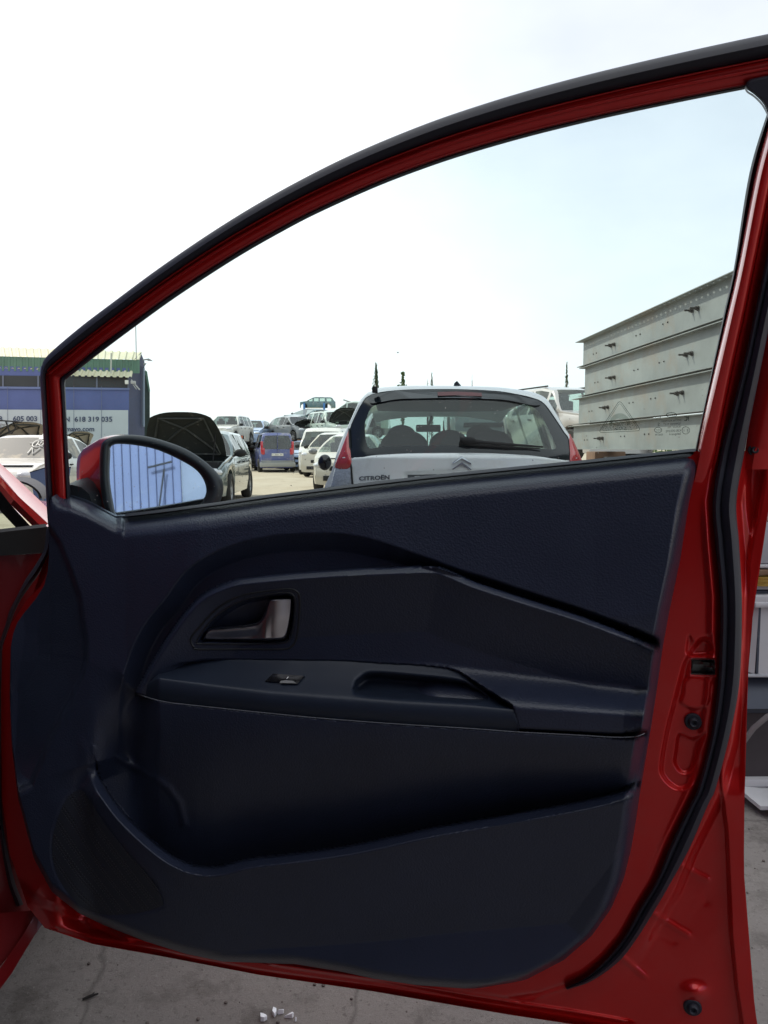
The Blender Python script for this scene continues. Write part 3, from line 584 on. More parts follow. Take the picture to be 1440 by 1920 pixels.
dl = 0.030 + 0.016 * np.clip(sl_ / 5.0, 0, 1) ** .7 - 0.009 * S(4, 26, tt_) * S(500, 470, Xl) + 0.004 * S(478, 506, Xl) * np.clip(sl_ / 6, 0, 1) - 0.008 * S(512, 552, Xl) - 0.010 * S(1150, 1205, Yl) * S(490, 510, Xl) * .6
lm = MB(); lm.grid(onA(Xl, Yl, dl)); lever = lm.build('handle_lever', CHR, handle, None, merge=1e-6, auto=80); lever.data.transform(Matrix.Translation(-Vector(RC)))
pad_ = cr([(503,1130),(508,1124),(545,1122),(546,1150),(541,1180),(533,1196),(505,1197),(478,1196),(484,1178),(497,1160)], 4, closed=True)
for _c in (spk,): pass

# window pane and its markings
wp = np.vstack([rG[10:], sG[4:-4]]); cen = np.array([800.0, 700.0])
lowr = np.array([(1292,870),(1200,875),(1000,895),(800,915),(600,940),(400,965),(250,990),(150,1000)], float)
_a = rG[8:]; _a = _a[_a[:, 0] < 1440]; _s = sG[:-6]; _s = _s[_s[:, 1] > 195]; wp = np.vstack([_a, [(1448, 165)], _s, lowr]); pane = MB()
wp = wp + (wp - wp.mean(0)) * 0.006
pane.add(onB(wp[:, 0], wp[:, 1], -0.020), [tuple(range(len(wp)))])
glass = pane.build('window_pane', DOORGL, red_car, RC, smooth=False); tag(glass, 'clear side window with water spots and etched safety marks')
MK = glassmat('etched_mark', (0.30, 0.34, 0.34), refl=0.0); MKL = glassmat('etched_mark_pale', (0.66, 0.70, 0.68), refl=0.0); MKD = glassmat('etched_mark_dark', (0.13, 0.15, 0.15), refl=0.0)
def mark(mb, m, name): o = mb.build(name, m, glass, None, smooth=False); o.data.transform(Matrix.Translation(-Vector(RC))); return o
def onG(px, py, d=0.0): return onB(px, py, -0.0185 + d)
def loopband(P, w_, mb):
    P = np.array(P, float); Q = inset(P, w_); mb.grid(np.array([onG(P[:, 0], P[:, 1]), onG(Q[:, 0], Q[:, 1])]), wrap=True)
def rtri(ax, ay, bx, by, cx, cy, r):
    P = []
    V = [np.array(p, float) for p in ((ax, ay), (bx, by), (cx, cy))]
    for i in range(3):
        p, a, b = V[i], V[i - 1], V[(i + 1) % 3]
        u = p + (a - p) / np.linalg.norm(a - p) * r; v = p + (b - p) / np.linalg.norm(b - p) * r
        for t in np.linspace(0, 1, 7): P.append((1 - t) ** 2 * u + 2 * t * (1 - t) * p + t * t * v)
    return np.array(P)
tm = MB(); loopband(rtri(1162, 749, 1203, 808, 1121, 812, 9), 1.1, tm); loopband(rtri(1162, 754, 1197.5, 805, 1127, 808, 7), 0.8, tm); mark(tm, MK, 'triangle_mark')
tm = MB(); th = np.linspace(0, math.pi, 24); ex = 1162 + 20 * np.cos(th); ey = 796 - 21 * np.sin(th); ix = 1162 + 14 * np.cos(th); iy = 797 - 12 * np.sin(th); tm.grid(np.array([onG(ex, ey), onG(ix, iy)]))
mark(tm, MKL, 'etched_arc')
tm = MB(); rr_ = random.Random(3)
for _ in range(260):
    x = rr_.gauss(1160, 17); y = 789 + rr_.random() * 17
    if abs(x - 1160) > 40 * (y - 752) / 55: 
        if rr_.random() < .6: continue
    s = 0.5 + rr_.random() * 0.8; tm.add(onG(np.array([x, x + s * 2, x + s * 1.3]), np.array([y, y + s * .4, y + s * 1.5])), [(0, 1, 2)])
mark(tm, MK, 'etched_texture')
th = np.linspace(0, 2 * math.pi, 36, endpoint=False)
def mirtxt(body, xr, yb_, size, mb, wscale=1.0, off=0.0, slope=-0.0):
    t = text_mb(body, size, lambda x, y: onG(np.array(xr - x * wscale), np.array(yb_ - y + x * wscale * 0.05))); 
    if t.v: mb.add(np.vstack(t.v), t.f)
tm = MB()
loopband(np.stack([1259 + 10.5 * np.cos(th), 778 + 4.8 * np.sin(th)], -1), 1.3, tm)
loopband(np.stack([1286 + 7.6 * np.cos(th), 807 + 7.2 * np.sin(th)], -1), 0.9, tm); loopband(np.stack([1234 + 7.2 * np.cos(th), 806.5 + 5.6 * np.sin(th)], -1), 0.9, tm)
mirtxt('KIA', 1266.5, 780.3, 6.0, tm, 1.15)
mirtxt('KCC', 1239.5, 784.5, 7.5, tm, 0.95)
mirtxt('K', 1292.5, 789, 14, tm, 0.75); mirtxt('C', 1288, 789, 13, tm, 0.6)
mirtxt('DOT746 AS2 M2331', 1277.5, 789.5, 5.0, tm, 0.88); mirtxt('TEMPERED T3.3', 1277.5, 795.8, 5.0, tm, 0.9); mirtxt('S', 1237, 798.5, 8.5, tm, 1.0)
mirtxt('TRANSP. 70%', 1277.5, 801.8, 5.0, tm, 0.9); mirtxt('43R-000392', 1277.5, 809.3, 6.3, tm, 0.95); mirtxt('Safeguard', 1277, 815, 6.0, tm, 0.95)
mirtxt('CCC', 1239.5, 808.8, 6.0, tm, 0.8); mirtxt('E', 1291, 810.5, 9, tm, 0.8); mirtxt('11', 1284.3, 809, 6, tm, 0.7); mirtxt('E000199', 1243, 816.5, 5.0, tm, 0.85)
mark(tm, MKD, 'approval_mark')

# ---- wing mirror beyond the glass
Pm = onB(300, 895, -0.13)
vc = CAM - Pm; vc /= np.linalg.norm(vc); vr = np.array([0.50, -0.86, 0.10]); vr /= np.linalg.norm(vr)
nM = vc + vr; nM /= np.linalg.norm(nM)
def onM(px, py, d=0.0): return inplane(px, py, Pm, nM, d)
mg = cr([(207,850),(208,838),(220,832),(253,834),(293,842),(333,859),(367,879),(383,899),(388.5,920),(383,936),(374,948),(350,962),(300,972),(240,974),(219,965),(212,940),(206,897)], 5, closed=True)
bo = cr([(188,842),(200,823),(227,816),(260,816),(300,824),(347,841),(383,864),(410,890),(419,913),(414,938),(400,956),(370,974),(300,990),(225,990),(205,970),(193,940),(187,897)], 5, closed=True)
m_ = MB(); m_.add(onM(mg[:, 0], mg[:, 1], 0.0), [tuple(range(len(mg)))])
housing = MB(); rings = []
sh_ = lambda P, k, dx, dy: (P - [300, 900]) * k + [300 + dx, 900 + dy]
cH = onM(*np.array(bo).mean(0))
for k, dx, dy, dep in [(1.0, 0, 0, -0.004), (0.97, -14, -3, -0.02), (0.93, -30, 0, -0.045), (0.87, -50, 3, -0.07), (0.78, -68, 8, -0.09), (0.6, -72, 16, -0.11), (0.3, -70, 20, -0.12)]:
    Q = sh_(bo, k, dx, dy)
    rings.append(onM(Q[:, 0], Q[:, 1], dep))
rings[0] = onM(bo[:, 0], bo[:, 1], -0.004)
housing.grid(np.array(rings), wrap=True); housing.poly(rings[-1])
mirror = housing.build('mirror_housing', RED, red_car, RC, merge=1e-5, auto=80); tag(mirror, 'red shell of the wing mirror with a black rim')
bz = MB(); bi = mg
bz.grid(np.array([onM(Q[:, 0], Q[:, 1], dp) for Q, dp in [(bo, -0.02), (bo, 0.006), (mixr(bo, bi, 0.25), 0.015), (mixr(bo, bi, 0.6), 0.016), (mixr(bo, bi, 0.85), 0.010), (bi, 0.004), (bi, -0.004)]]), wrap=True)
o = bz.build('mirror_rim', mat('mirror_rim_plastic', (0.018, 0.022, 0.028), 0.4, var=(20, 0.2), dirt=((0.35, 0.36, 0.36), 150, 0.66, 0.7)), mirror, None, merge=1e-5, auto=80); o.data.transform(Matrix.Translation(-Vector(RC)))
o = m_.build('mirror_glass', MIRR, mirror, None, smooth=False); o.data.transform(Matrix.Translation(-Vector(RC)))
arm_m = MB(); arm_m.tube([onB(136, 945, -0.03), onB(165, 935, -0.10), onB(215, 930, -0.17)], [0.03, 0.035, 0.03], 12)
o = arm_m.build('mirror_arm', TRIMD, mirror, None); o.data.transform(Matrix.Translation(-Vector(RC)))

# ---- body of the red car round the hinge
def strip(pts_rows, name, m, par=red_car, **k):
    mb = MB(); mb.grid(np.array([[pt(x, y, Yd) for x, y, Yd in row] for row in pts_rows])); return mb.build(name, m, par, RC, **k)
strip([[(-160,720,1.30),(-20,850,1.45),(40,905,1.55),(92,955,1.62)], [(-160,732,1.28),(-20,858,1.43),(38,915,1.53),(92,962,1.60)], [(-160,752,1.17),(-20,872,1.32),(34,930,1.42),(90,982,1.48)], [(-160,766,1.165),(-20,884,1.315),(26,937,1.41),(80,990,1.475)], [(-160,778,1.17),(-20,894,1.32),(20,946,1.42),(70,995,1.485)]], 'windscreen_pillar', RED, auto=35)
strip([[(-160,778,1.25),(-20,894,1.41),(20,946,1.51),(66,996,1.58)], [(-160,792,1.27),(-20,905,1.44),(12,955,1.53),(52,998,1.60)], [(-160,812,1.33),(-20,925,1.50),(2,960,1.58),(40,1000,1.64)]], 'pillar_seal', RUB)
strip([[(-160,818,1.36),(-20,905,1.52),(10,935,1.60),(30,975,1.64),(50,1005,1.66)], [(-160,1010,1.4),(-20,1005,1.55),(10,1005,1.62),(30,1006,1.65),(50,1006,1.66)]], 'windscreen', CARGLL)
bonnet = MB(); bonnet.grid(np.array([[(-0.62, 1.70, 0.93), (-0.66, 2.1, 0.92), (-0.72, 2.55, 0.84)], [(-0.80, 1.72, 1.0), (-0.84, 2.15, 0.97), (-0.9, 2.6, 0.88)], [(-1.45, 1.78, 1.03), (-1.45, 2.25, 1.0), (-1.45, 2.7, 0.90)], [(-2.2, 1.72, 0.98), (-2.2, 2.15, 0.95), (-2.1, 2.6, 0.86)]]) - np.array([0.1, 0, 0.02]))
bonnet.build('bonnet', RED, red_car, RC)
strip([[(-200,1006,1.22),(0,992,1.30),(86,982,1.34)], [(-200,1010,1.20),(0,998,1.28),(87,988,1.32)], [(-200,1050,1.20),(0,1042,1.28),(84,1036,1.32)]], 'cowl_trim', DARK)
hp = [[(-200,1050,1.22),(-60,1045,1.26),(0,1042,1.29),(40,1040,1.31),(100,1036,1.33)], [(-200,1250,1.20),(-60,1250,1.24),(0,1250,1.29),(40,1250,1.30),(100,1250,1.33)], [(-200,1500,1.20),(-60,1500,1.22),(0,1500,1.27),(40,1500,1.28),(100,1500,1.33)], [(-200,1720,1.20),(-60,1720,1.2),(0,1720,1.25),(40,1715,1.28),(70,1712,1.31)]]
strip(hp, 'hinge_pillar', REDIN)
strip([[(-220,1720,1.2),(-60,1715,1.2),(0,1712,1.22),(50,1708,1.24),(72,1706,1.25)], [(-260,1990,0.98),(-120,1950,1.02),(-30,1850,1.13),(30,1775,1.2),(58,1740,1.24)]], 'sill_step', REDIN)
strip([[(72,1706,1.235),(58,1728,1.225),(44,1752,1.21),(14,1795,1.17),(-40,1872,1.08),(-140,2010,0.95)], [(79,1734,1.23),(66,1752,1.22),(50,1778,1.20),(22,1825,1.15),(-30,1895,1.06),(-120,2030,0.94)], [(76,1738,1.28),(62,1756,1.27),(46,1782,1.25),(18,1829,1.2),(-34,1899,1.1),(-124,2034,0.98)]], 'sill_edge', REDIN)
gl_ = np.array([(87,992),(82,1030),(67,1058),(50,1083),(37,1107),(28,1125),(17,1147),(10,1172),(0,1205),(-6,1260),(-8,1500),(10,1640),(30,1700)], float); gr_ = np.array([(98,992),(96,1030),(75,1073),(58,1097),(40,1123),(28,1147),(20,1168),(12,1190),(5,1213),(3,1260),(3,1500),(24,1636),(44,1696)], float)
gl_, gr_ = cr(gl_, 4), cr(gr_, 4)
gk = MB(); gk.grid(np.array([atY(Q[:, 0], Q[:, 1], yy) for Q, yy in [(gl_, 1.28), (mixr(gl_, gr_, 0.15), 1.262), (mixr(gl_, gr_, 0.5), 1.252), (mixr(gl_, gr_, 0.85), 1.262), (gr_, 1.28)]])); gk.build('body_seal', RUB, red_car, RC)
# cabin, roof and rear of the car beside and behind the camera
bod = MB()
secY = [1.25, 0.9, 0.4, -0.4, -1.1, -1.6, -1.95, -2.1]
def ring(y, w0, zt, zb_=0.22):
    c = -1.45; return [(c + sx * w, y, z) for sx, w, z in [(1, w0, zb_), (1, w0 + .02, 0.6), (1, w0, 0.95), (1, w0 - .16 * (zt > 1.2), zt - .08), (1, w0 - .3, zt), (-1, w0 - .3, zt), (-1, w0 - .16 * (zt > 1.2), zt - .08), (-1, w0, 0.95), (-1, w0 + .02, 0.6), (-1, w0, zb_)]]
roof = [ring(1.0, 0.80, 1.38), ring(0.6, 0.82, 1.45), ring(-0.3, 0.84, 1.47), ring(-1.1, 0.84, 1.45), ring(-1.7, 0.82, 1.36), ring(-2.0, 0.78, 1.0), ring(-2.08, 0.74, 0.5)]
Rf = np.array(roof)
bod.grid(Rf[:, 3:7]); bod.grid(Rf[3:, :4]); bod.grid(Rf[3:, 6:]); bod.add(Rf[:, [9, 0]].reshape(-1, 3), [(2 * i, 2 * i + 1, 2 * i + 3, 2 * i + 2) for i in range(6)]); bod.grid(Rf[:4, 6:10]); bod.poly(Rf[-1])
bod.grid(np.array([[(-0.64, 1.75, 0.22), (-0.64, 2.1, 0.3), (-0.7, 2.6, 0.3)], [(-0.62, 1.70, 0.6), (-0.64, 2.1, 0.7), (-0.72, 2.6, 0.62)], [(-0.72, 1.70, 0.91), (-0.76, 2.1, 0.90), (-0.82, 2.55, 0.82)]]))
bod.build('body', RED, red_car, RC, auto=50)
ub = MB(); ub.box((-1.42, 1.95, .50), (.70, .85, .28), bev=.04); ub.box((-1.42, -.4, .26), (.78, 1.6, .05)); ub.build('underbody', DARK, red_car, RC)
wl = MB(); wl.lathe([(-.66, .18), (-.63, .20), (-.625, .27), (-.66, .30), (-.82, .30)], (0, 2.05, .30), 'x', 28); wl.build('wheel', TYRE, red_car, RC)
seat = MB(); seat.box((-1.05, -0.1, 0.45), (0.26, 0.28, 0.1), bev=0.05); seat.box((-1.05, -0.42, 0.8), (0.26, 0.09, 0.34), bev=0.06); seat.box((-1.05, -0.46, 1.22), (0.14, 0.06, 0.1), bev=0.04)
seat.build('seat', TRIMD, red_car, RC)
dash = MB(); dash.box((-1.5, 1.15, 0.78), (0.72, 0.28, 0.18), bev=0.06); dash.build('dashboard', TRIMD, red_car, RC)
# ================================================================== OTHER VEHICLES
STY = {
 'hatch': dict(L=3.9, W=0.84, top=[(0,.60),(.012,.88),(.035,1.0),(.11,1.36),(.19,1.44),(.40,1.48),(.555,1.41),(.765,.98),(.90,.86),(.97,.74),(1,.52)], rw=(.035,.11), ws=(.555,.765), sw=[(.15,.30),(.325,.49),(.505,.70)], belt=.93, R=.30, ax=(.18,.80), tum=.50),
 'sedan': dict(L=4.5, W=0.87, top=[(0,.60),(.012,.90),(.13,.97),(.17,.99),(.30,1.36),(.40,1.43),(.52,1.42),(.575,1.37),(.74,.96),(.90,.84),(.97,.72),(1,.50)], rw=(.17,.30), ws=(.575,.74), sw=[(.235,.375),(.40,.53),(.545,.69)], belt=.92, R=.31, ax=(.20,.80), tum=.50),
 'estate': dict(L=4.5, W=0.87, top=[(0,.60),(.012,.90),(.03,.99),(.085,1.38),(.13,1.44),(.50,1.46),(.575,1.39),(.74,.96),(.90,.84),(.97,.72),(1,.50)], rw=(.03,.085), ws=(.575,.74), sw=[(.09,.24),(.26,.40),(.42,.55),(.565,.69)], belt=.92, R=.31, ax=(.20,.80), tum=.45),
 'suv': dict(L=4.4, W=0.90, top=[(0,.70),(.012,1.05),(.025,1.12),(.065,1.60),(.12,1.70),(.48,1.72),(.585,1.63),(.72,1.12),(.90,1.02),(.975,.92),(1,.62)], rw=(.025,.065), ws=(.585,.72), sw=[(.085,.23),(.26,.41),(.43,.56),(.58,.68)], belt=1.06, R=.36, ax=(.19,.80), tum=.38),
 'van': dict(L=4.1, W=0.84, top=[(0,.55),(.010,.98),(.02,1.04),(.04,1.66),(.08,1.78),(.30,1.81),(.62,1.79),(.68,1.68),(.81,1.12),(.93,.96),(.98,.82),(1,.52)], rw=(.02,.04), ws=(.68,.81), sw=[(.09,.33),(.36,.50),(.53,.68),(.70,.76)], belt=1.08, R=.31, ax=(.17,.82), tum=.20),
 'bigvan': dict(L=4.8, W=0.92, top=[(0,.55),(.01,1.1),(.02,1.2),(.035,1.9),(.06,1.98),(.5,2.0),(.72,1.94),(.78,1.80),(.88,1.15),(.96,1.0),(1,.5)], rw=(.02,.035), ws=(.78,.88), sw=[(.66,.79)], belt=1.10, R=.33, ax=(.18,.84), tum=.14),
}
def sty_funcs(st):
    P = np.array(st['top']); L = st['L']
    zt = lambda t: np.interp(t, P[:, 0], P[:, 1])
    W = lambda t: st['W'] * (1 - 0.13 * abs(2 * t - 1) ** 7 - 0.03 * abs(2 * t - 1) ** 2)
    return zt, W
def section(st, t, zb0=0.20, arches=True):
    zt, W = sty_funcs(st); z1 = float(zt(t)); wd = W(t); L = st['L']
    zb = zb0
    if arches:
        for a in st['ax']:
            dy = (t - a) * L; r = st['R'] + 0.06
            if abs(dy) < r: zb = max(zb, st['R'] + math.sqrt(r * r - dy * dy))
    belt = min(st['belt'], z1 - 0.05); zb = min(zb, belt - 0.12)
    gh = max(z1 - belt, 0.05); k = min(gh / 0.45, 1.0)
    wt = lambda z: wd * 0.972 - (z - belt) * st['tum'] * (1.0) * k
    ztop = z1
    rows = [(0, zb), (wd * .80, zb), (wd * .975, zb + .02), (wd * 1.0, zb + (belt - zb) * .35), (wd * 1.005, zb + (belt - zb) * .65), (wd * .99, belt - .03), (wd * .972, belt), (wt(belt) - .006, belt + gh * .04),
            (wt(belt + gh * .45) , belt + gh * .45), (wt(belt + gh * .86), belt + gh * .86), (wt(belt + gh * .94) - .01 * k - .01, belt + gh * .945), (wt(z1) - .07 * k - .03, belt + gh * .985), ((wt(z1) - .07) * .5, z1), (0, z1 + .004)]
    return rows
RW0, RW1, TG0 = 7, 9, 11
def wheel(parent, x, y, R_, side, rimm=None, flat=0.0, missing=False):
    s = side; w_ = 0.19
    mb = MB(); mb.lathe([(x, R_ * .62), (x + s * .01, R_ * .68), (x + s * .012, R_ * .9), (x - s * .015, R_ * .985), (x - s * .06, R_), (x - s * (w_ - .05), R_), (x - s * w_, R_ * .9), (x - s * w_, R_ * .5)], (0, y, R_), 'x', 26)
    t = mb.build('wheel', TYRE, parent)
    rm = MB(); rm.lathe([(x - s * .01, R_ * .64), (x - s * .03, R_ * .58), (x - s * .05, R_ * .56)], (0, y, R_), 'x', 24)
    rm.lathe([(x - s * .008, 0.001), (x - s * .01, R_ * .16), (x - s * .03, R_ * .2), (x - s * .04, R_ * .2)], (0, y, R_), 'x', 14)
    for i in range(7):
        a = 2 * math.pi * i / 7; c, q = math.cos(a), math.sin(a); u = np.array([0, c, q]); v = np.array([0, -q, c])
        p = np.array([x - s * .02, y, R_]); hw = R_ * .07
        rm.add([p + u * R_ * .12 + v * hw, p + u * R_ * .12 - v * hw, p + u * R_ * .6 - v * hw * .8, p + u * R_ * .6 + v * hw * .8], [(0, 1, 2, 3)])
    rm.build('rim', rimm or RIM, t)
    bk = MB(); bk.lathe([(x - s * .07, 0.001), (x - s * .07, R_ * .6)], (0, y, R_), 'x', 18); bk.build('brake_disc', DARK, t)
    return t
def make_car(name, style, paint, label, cat='car', group=None, loc=(0, 0, 0), rz=0.0, tilt=0.0, roll=0.0, glass=None, lights=True, wheels=True, bonnet='shut', scale=1.0, rear_only=False, bumperm=None, plate=None, roofrack=False, nofront=False, glassless=(), mirrorm=None, seats=True, extra=None, rearcut=None, bonlen=1.0, bonang=62):
    st = STY[style]; L = st['L']; glass = glass or CARGL
    root = empty(name, loc, (tilt, roll, rz), label, cat, group); root.scale = (scale,) * 3
    keys = [p[0] for p in st['top']] + list(np.linspace(0, 1, 34))
    for a in st['ax']:
        r = (st['R'] + .06) / L; keys += [a + r * math.sin(x) for x in np.linspace(-math.pi / 2, math.pi / 2, 13)] + [a - r - .001, a + r + .001]
    for a, b in st['sw']: keys += [a, b]
    ts = np.array(sorted(set(round(k, 4) for k in keys if 0 <= k <= 1)))
    if nofront: ts = ts[ts <= nofront]
    if rearcut: ts = ts[ts >= rearcut]
    Srows = np.array([section(st, t) for t in ts]); nR = Srows.shape[1]
    V = np.zeros((len(ts), 2 * nR, 3))
    for i, t in enumerate(ts):
        y = (t - .5) * L
        V[i, :nR, 0] = Srows[i, :, 0]; V[i, :nR, 1] = y; V[i, :nR, 2] = Srows[i, :, 1]
        V[i, nR:, 0] = -Srows[i, ::-1, 0]; V[i, nR:, 1] = y; V[i, nR:, 2] = Srows[i, ::-1, 1]
    n2 = 2 * nR; body, win, ws, rw, bon = [], {}, [], [], []
    for i in range(len(ts) - 1):
        tm_ = (ts[i] + ts[i + 1]) / 2
        for j in range(n2):
            k = (j + 1) % n2; q = (i * n2 + j, i * n2 + k, (i + 1) * n2 + k, (i + 1) * n2 + j)
            jj = j if j < nR - 1 else (n2 - 2 - j if j >= nR and j < n2 - 1 else -1)
            dest = body
            if j == nR - 1 or j == n2 - 1: dest = body
            if RW0 <= jj < RW1:
                for wi, (a, b) in enumerate(st['sw']):
                    if a < tm_ < b: dest = win.setdefault((wi, j < nR), [])
            if (jj >= TG0 and jj >= 0) or j == nR - 1:
                if st['ws'][0] + .004 < tm_ < st['ws'][1] - .004: dest = ws
                if st['rw'][0] < tm_ < st['rw'][1]: dest = rw
                if bonnet == 'open' and st['ws'][1] + .02 < tm_ < .975: dest = bon
            dest.append(q)
    caps = [tuple(range(n2))[::-1], tuple((len(ts) - 1) * n2 + a for a in range(n2))]
    if rearcut: caps = caps[1:]
    if nofront: caps = caps[:-1]
    Vf = V.reshape(-1, 3)
    def sub(fs, nm, m, par=root, off=0.0):
        used = sorted(set(a for f in fs for a in f)); mp_ = {a: b for b, a in enumerate(used)}
        mb = MB(); mb.add(Vf[used], [tuple(mp_[a] for a in f) for f in fs]); return mb.build(nm, m, par, merge=1e-4, auto=38)
    bo_ = sub(body + caps, 'body', paint)
    for k, fs in sorted(win.items()):
        if 'side' not in glassless and ('side%d' % k[0]) not in glassless: sub(fs, 'side_window', glass)
    if 'windscreen' not in glassless and ws: sub(ws, 'windscreen', glass)
    if 'rear' not in glassless and rw and not rearcut: sub(rw, 'rear_window', glass)
    # arches lining and cabin floor
    ln = MB(); ln.box((0, 0, (st['belt'] + .2) / 2 - .02), (st['W'] * .80, L * (.42 if not nofront else .30), (st['belt'] - .2) / 2 - .06)); ln.build('inner_floor', DARK, root, smooth=False)
    zt, W = sty_funcs(st)
    if wheels:
        for a in st['ax']:
            if nofront and a > nofront: continue
            for s in (1, -1): wheel(root, s * (st['W'] - .01), (a - .5) * L, st['R'], s)
    if seats:
        for a in ((st['sw'][-1][0] + .00), (st['sw'][0][1] + .0)):
            y = (a - .5) * L
            for s in (1, -1): sm_ = MB(); sm_.box((s * .36, y, st['belt'] + .04), (.23, .07, .28), bev=.05); sm_.box((s * .36, y, st['belt'] + .36), (.12, .05, .09), bev=.035); sm_.build('seat', TRIMD, root)
    if bonnet == 'open':
        y0 = (st['ws'][1] + .02 - .5) * L; y1 = (.975 - .5) * L; w0 = st['W'] * .84; hb = float(zt(st['ws'][1] + .02)); ln_ = (y1 - y0) * bonlen; an = R(bonang); G = []
        for i, u in enumerate(np.linspace(0, 1, 10)):
            G.append([((x) * w0 * (1.02 - .27 * u ** 2.2), y0 + u * ln_ * math.cos(an) - .04 * math.sin(u * math.pi), hb + u * ln_ * math.sin(an) + .06 * math.sin(u * math.pi) - .10 * abs(x) ** 3 * (u > .0)) for x in np.linspace(-1, 1, 14)])
        G = np.array(G); b2 = MB(); b2.grid(G); b2.grid(G + np.array([0, .025, -.02])); bo2 = b2.build('bonnet', paint if not extra else extra, root, merge=1e-4)
        rb_ = MB(); gi_ = lambda a, b: G[a, b] + np.array([0, .035, -.012])
        for ln2 in ([gi_(1, 1), gi_(5, 6), gi_(8, 11)], [gi_(1, 12), gi_(5, 7), gi_(8, 2)], [gi_(1, 1), gi_(8, 2), gi_(8, 11), gi_(1, 12)], [gi_(1, 1), gi_(1, 12)]): rb_.tube(ln2, .022, 5)
        rb_.build('bonnet_ribs', RIBM, bo2); rb_ = MB(); rb_.tube([G[0, 2] + np.array([0, .3, -.25]), G[5, 1]], .012, 5); rb_.build('bonnet_stay', DARK, root)
        eb = MB(); eb.box((0, (y0 + y1) / 2, .62), (w0 * .8, (y1 - y0) / 2 * .9, .10), bev=.03)
        for s in (-.5, .1, .55): eb.box((s * w0, (y0 + y1) / 2 + s * .2, .72), (.14, .2, .08), bev=.03)
        eb.build('engine', DARK, root)
    for s in (1, -1):
        if lights and not nofront:
            h = MB(); h.ell((s * W(.95) * .80, (.955 - .5) * L, float(zt(.955)) - .09), (.17, .15, .085), 8); h.build('headlight', HEADL, root)
        if lights and not rearcut:
            zz = st['belt'] - .13; h = MB(); h.box((s * W(.0) * .90, (-.5 + .012) * L, zz), (.075, .05, .15), bev=.03); h.build('tail_light', TAIL, root)
        if not nofront or True:
            y = (st['ws'][1] - .045 - .5) * L; mm_ = MB(); mm_.ell((s * (st['W'] + .09), y, st['belt'] + .08), (.12, .06, .08), 8); mm_.tube([(s * st['W'] * .95, y, st['belt'] + .02), (s * (st['W'] + .05), y, st['belt'] + .06)], .02, 6); mm_.build('wing_mirror', mirrorm or DARK, root)
    if not nofront:
        g = MB(); g.box((0, .5 * L - .012, .60), (st['W'] * .42, .02, .055), bev=.01); g.box((0, .5 * L - .005, .36), (st['W'] * .6, .03, .06), bev=.01); g.build('grille', DARK, root)
    if bumperm:
        b_m = MB(); b_m.box((0, -.5 * L + .02, .42), (st['W'] * .90, .07, .13), bev=.05)
        if not nofront: b_m.build('bumper', bumperm, root); b_m = MB(); b_m.box((0, .5 * L - .03, .40), (st['W'] * .86, .06, .13), bev=.05)
        b_m.build('bumper', bumperm, root)
    if not rearcut:
        g = MB(); g.box((0, -.5 * L - .006, .74 if style not in ('van', 'bigvan') else .80), (.26, .008, .055)); g.build('number_plate', PLATE, root, smooth=False)
    for a, b in st['sw'][1:]:
        for s in (1, -1): hd = MB(); hd.box((s * (W(.5) * 1.005 + .008), (a + .03 - .5) * L, st['belt'] - .10), (.012, .07, .014), bev=.005); hd.build('door_handle', DARK, root)
    if roofrack:
        r_ = MB()
        for s in (1, -1): r_.tube([(s * .55, -.3 * L, zt(.2) + .02), (s * .55, .0 * L, zt(.5) + .025)], .02, 6)
        r_.build('roof_rail', DARK, root)
    return root
RIBM = mat('bonnet_rib', (0.045, 0.05, 0.045), .7, dirt=((0.25, 0.24, 0.20), 12, .55, .6))
TAIL = mat('tail_lamp_red', (0.45, 0.02, 0.03), 0.12, coat=1.0); HEADL = mat('headlamp', (0.55, 0.56, 0.58), 0.12, coat=1.0); PLATE = mat('number_plate_white', (0.7, 0.7, 0.66), 0.4)
def paint(n, c, dust=0.35, rough=0.3): return mat(n, c, rough, 0.0, 0.8, var=(2.2, .10), dirt=((0.42, 0.37, 0.30), 2.5, 0.50, dust), spec=0.5)
P_WHITE = paint('white_car_paint', (0.66, 0.64, 0.59), .55); P_GREEN = mat('green_grey_paint', (0.10, 0.145, 0.15), 0.22, 0.35, 1.0, var=(2, .1), dirt=((0.42, 0.37, 0.30), 3.0, 0.55, .25)); P_BLUE = paint('blue_van_paint', (0.045, 0.06, 0.20), .38)
P_SILVER = mat('silver_paint', (0.45, 0.44, 0.41), 0.3, 0.4, 0.7, var=(2, .15), dirt=((0.42, 0.37, 0.30), 2.5, 0.5, .3)); P_BEIGE = paint('beige_paint', (0.50, 0.46, 0.37), .3); P_LBLUE = paint('light_blue_paint', (0.32, 0.42, 0.62), .3)
P_DKG = paint('dark_green_paint', (0.03, 0.05, 0.045), .3); P_GREY = paint('grey_paint', (0.16, 0.17, 0.18), .3); P_TEAL = paint('teal_paint', (0.09, 0.17, 0.19), .3); P_SAGE = paint('pale_green_paint', (0.42, 0.50, 0.44), .3)
P_BLACK = paint('black_paint', (0.02, 0.022, 0.025), .3); UNDER = mat('bonnet_underside', (0.022, 0.026, 0.022), 0.75, bump=('noise', 14, .5, .02), dirt=((0.25, 0.24, 0.20), 12, .6, .6)); RUST = mat('rusty_metal', (0.16, 0.09, 0.055), 0.8, var=(6, .3)); PINKW = paint('silver_pink_paint', (0.46, 0.43, 0.41), .3)

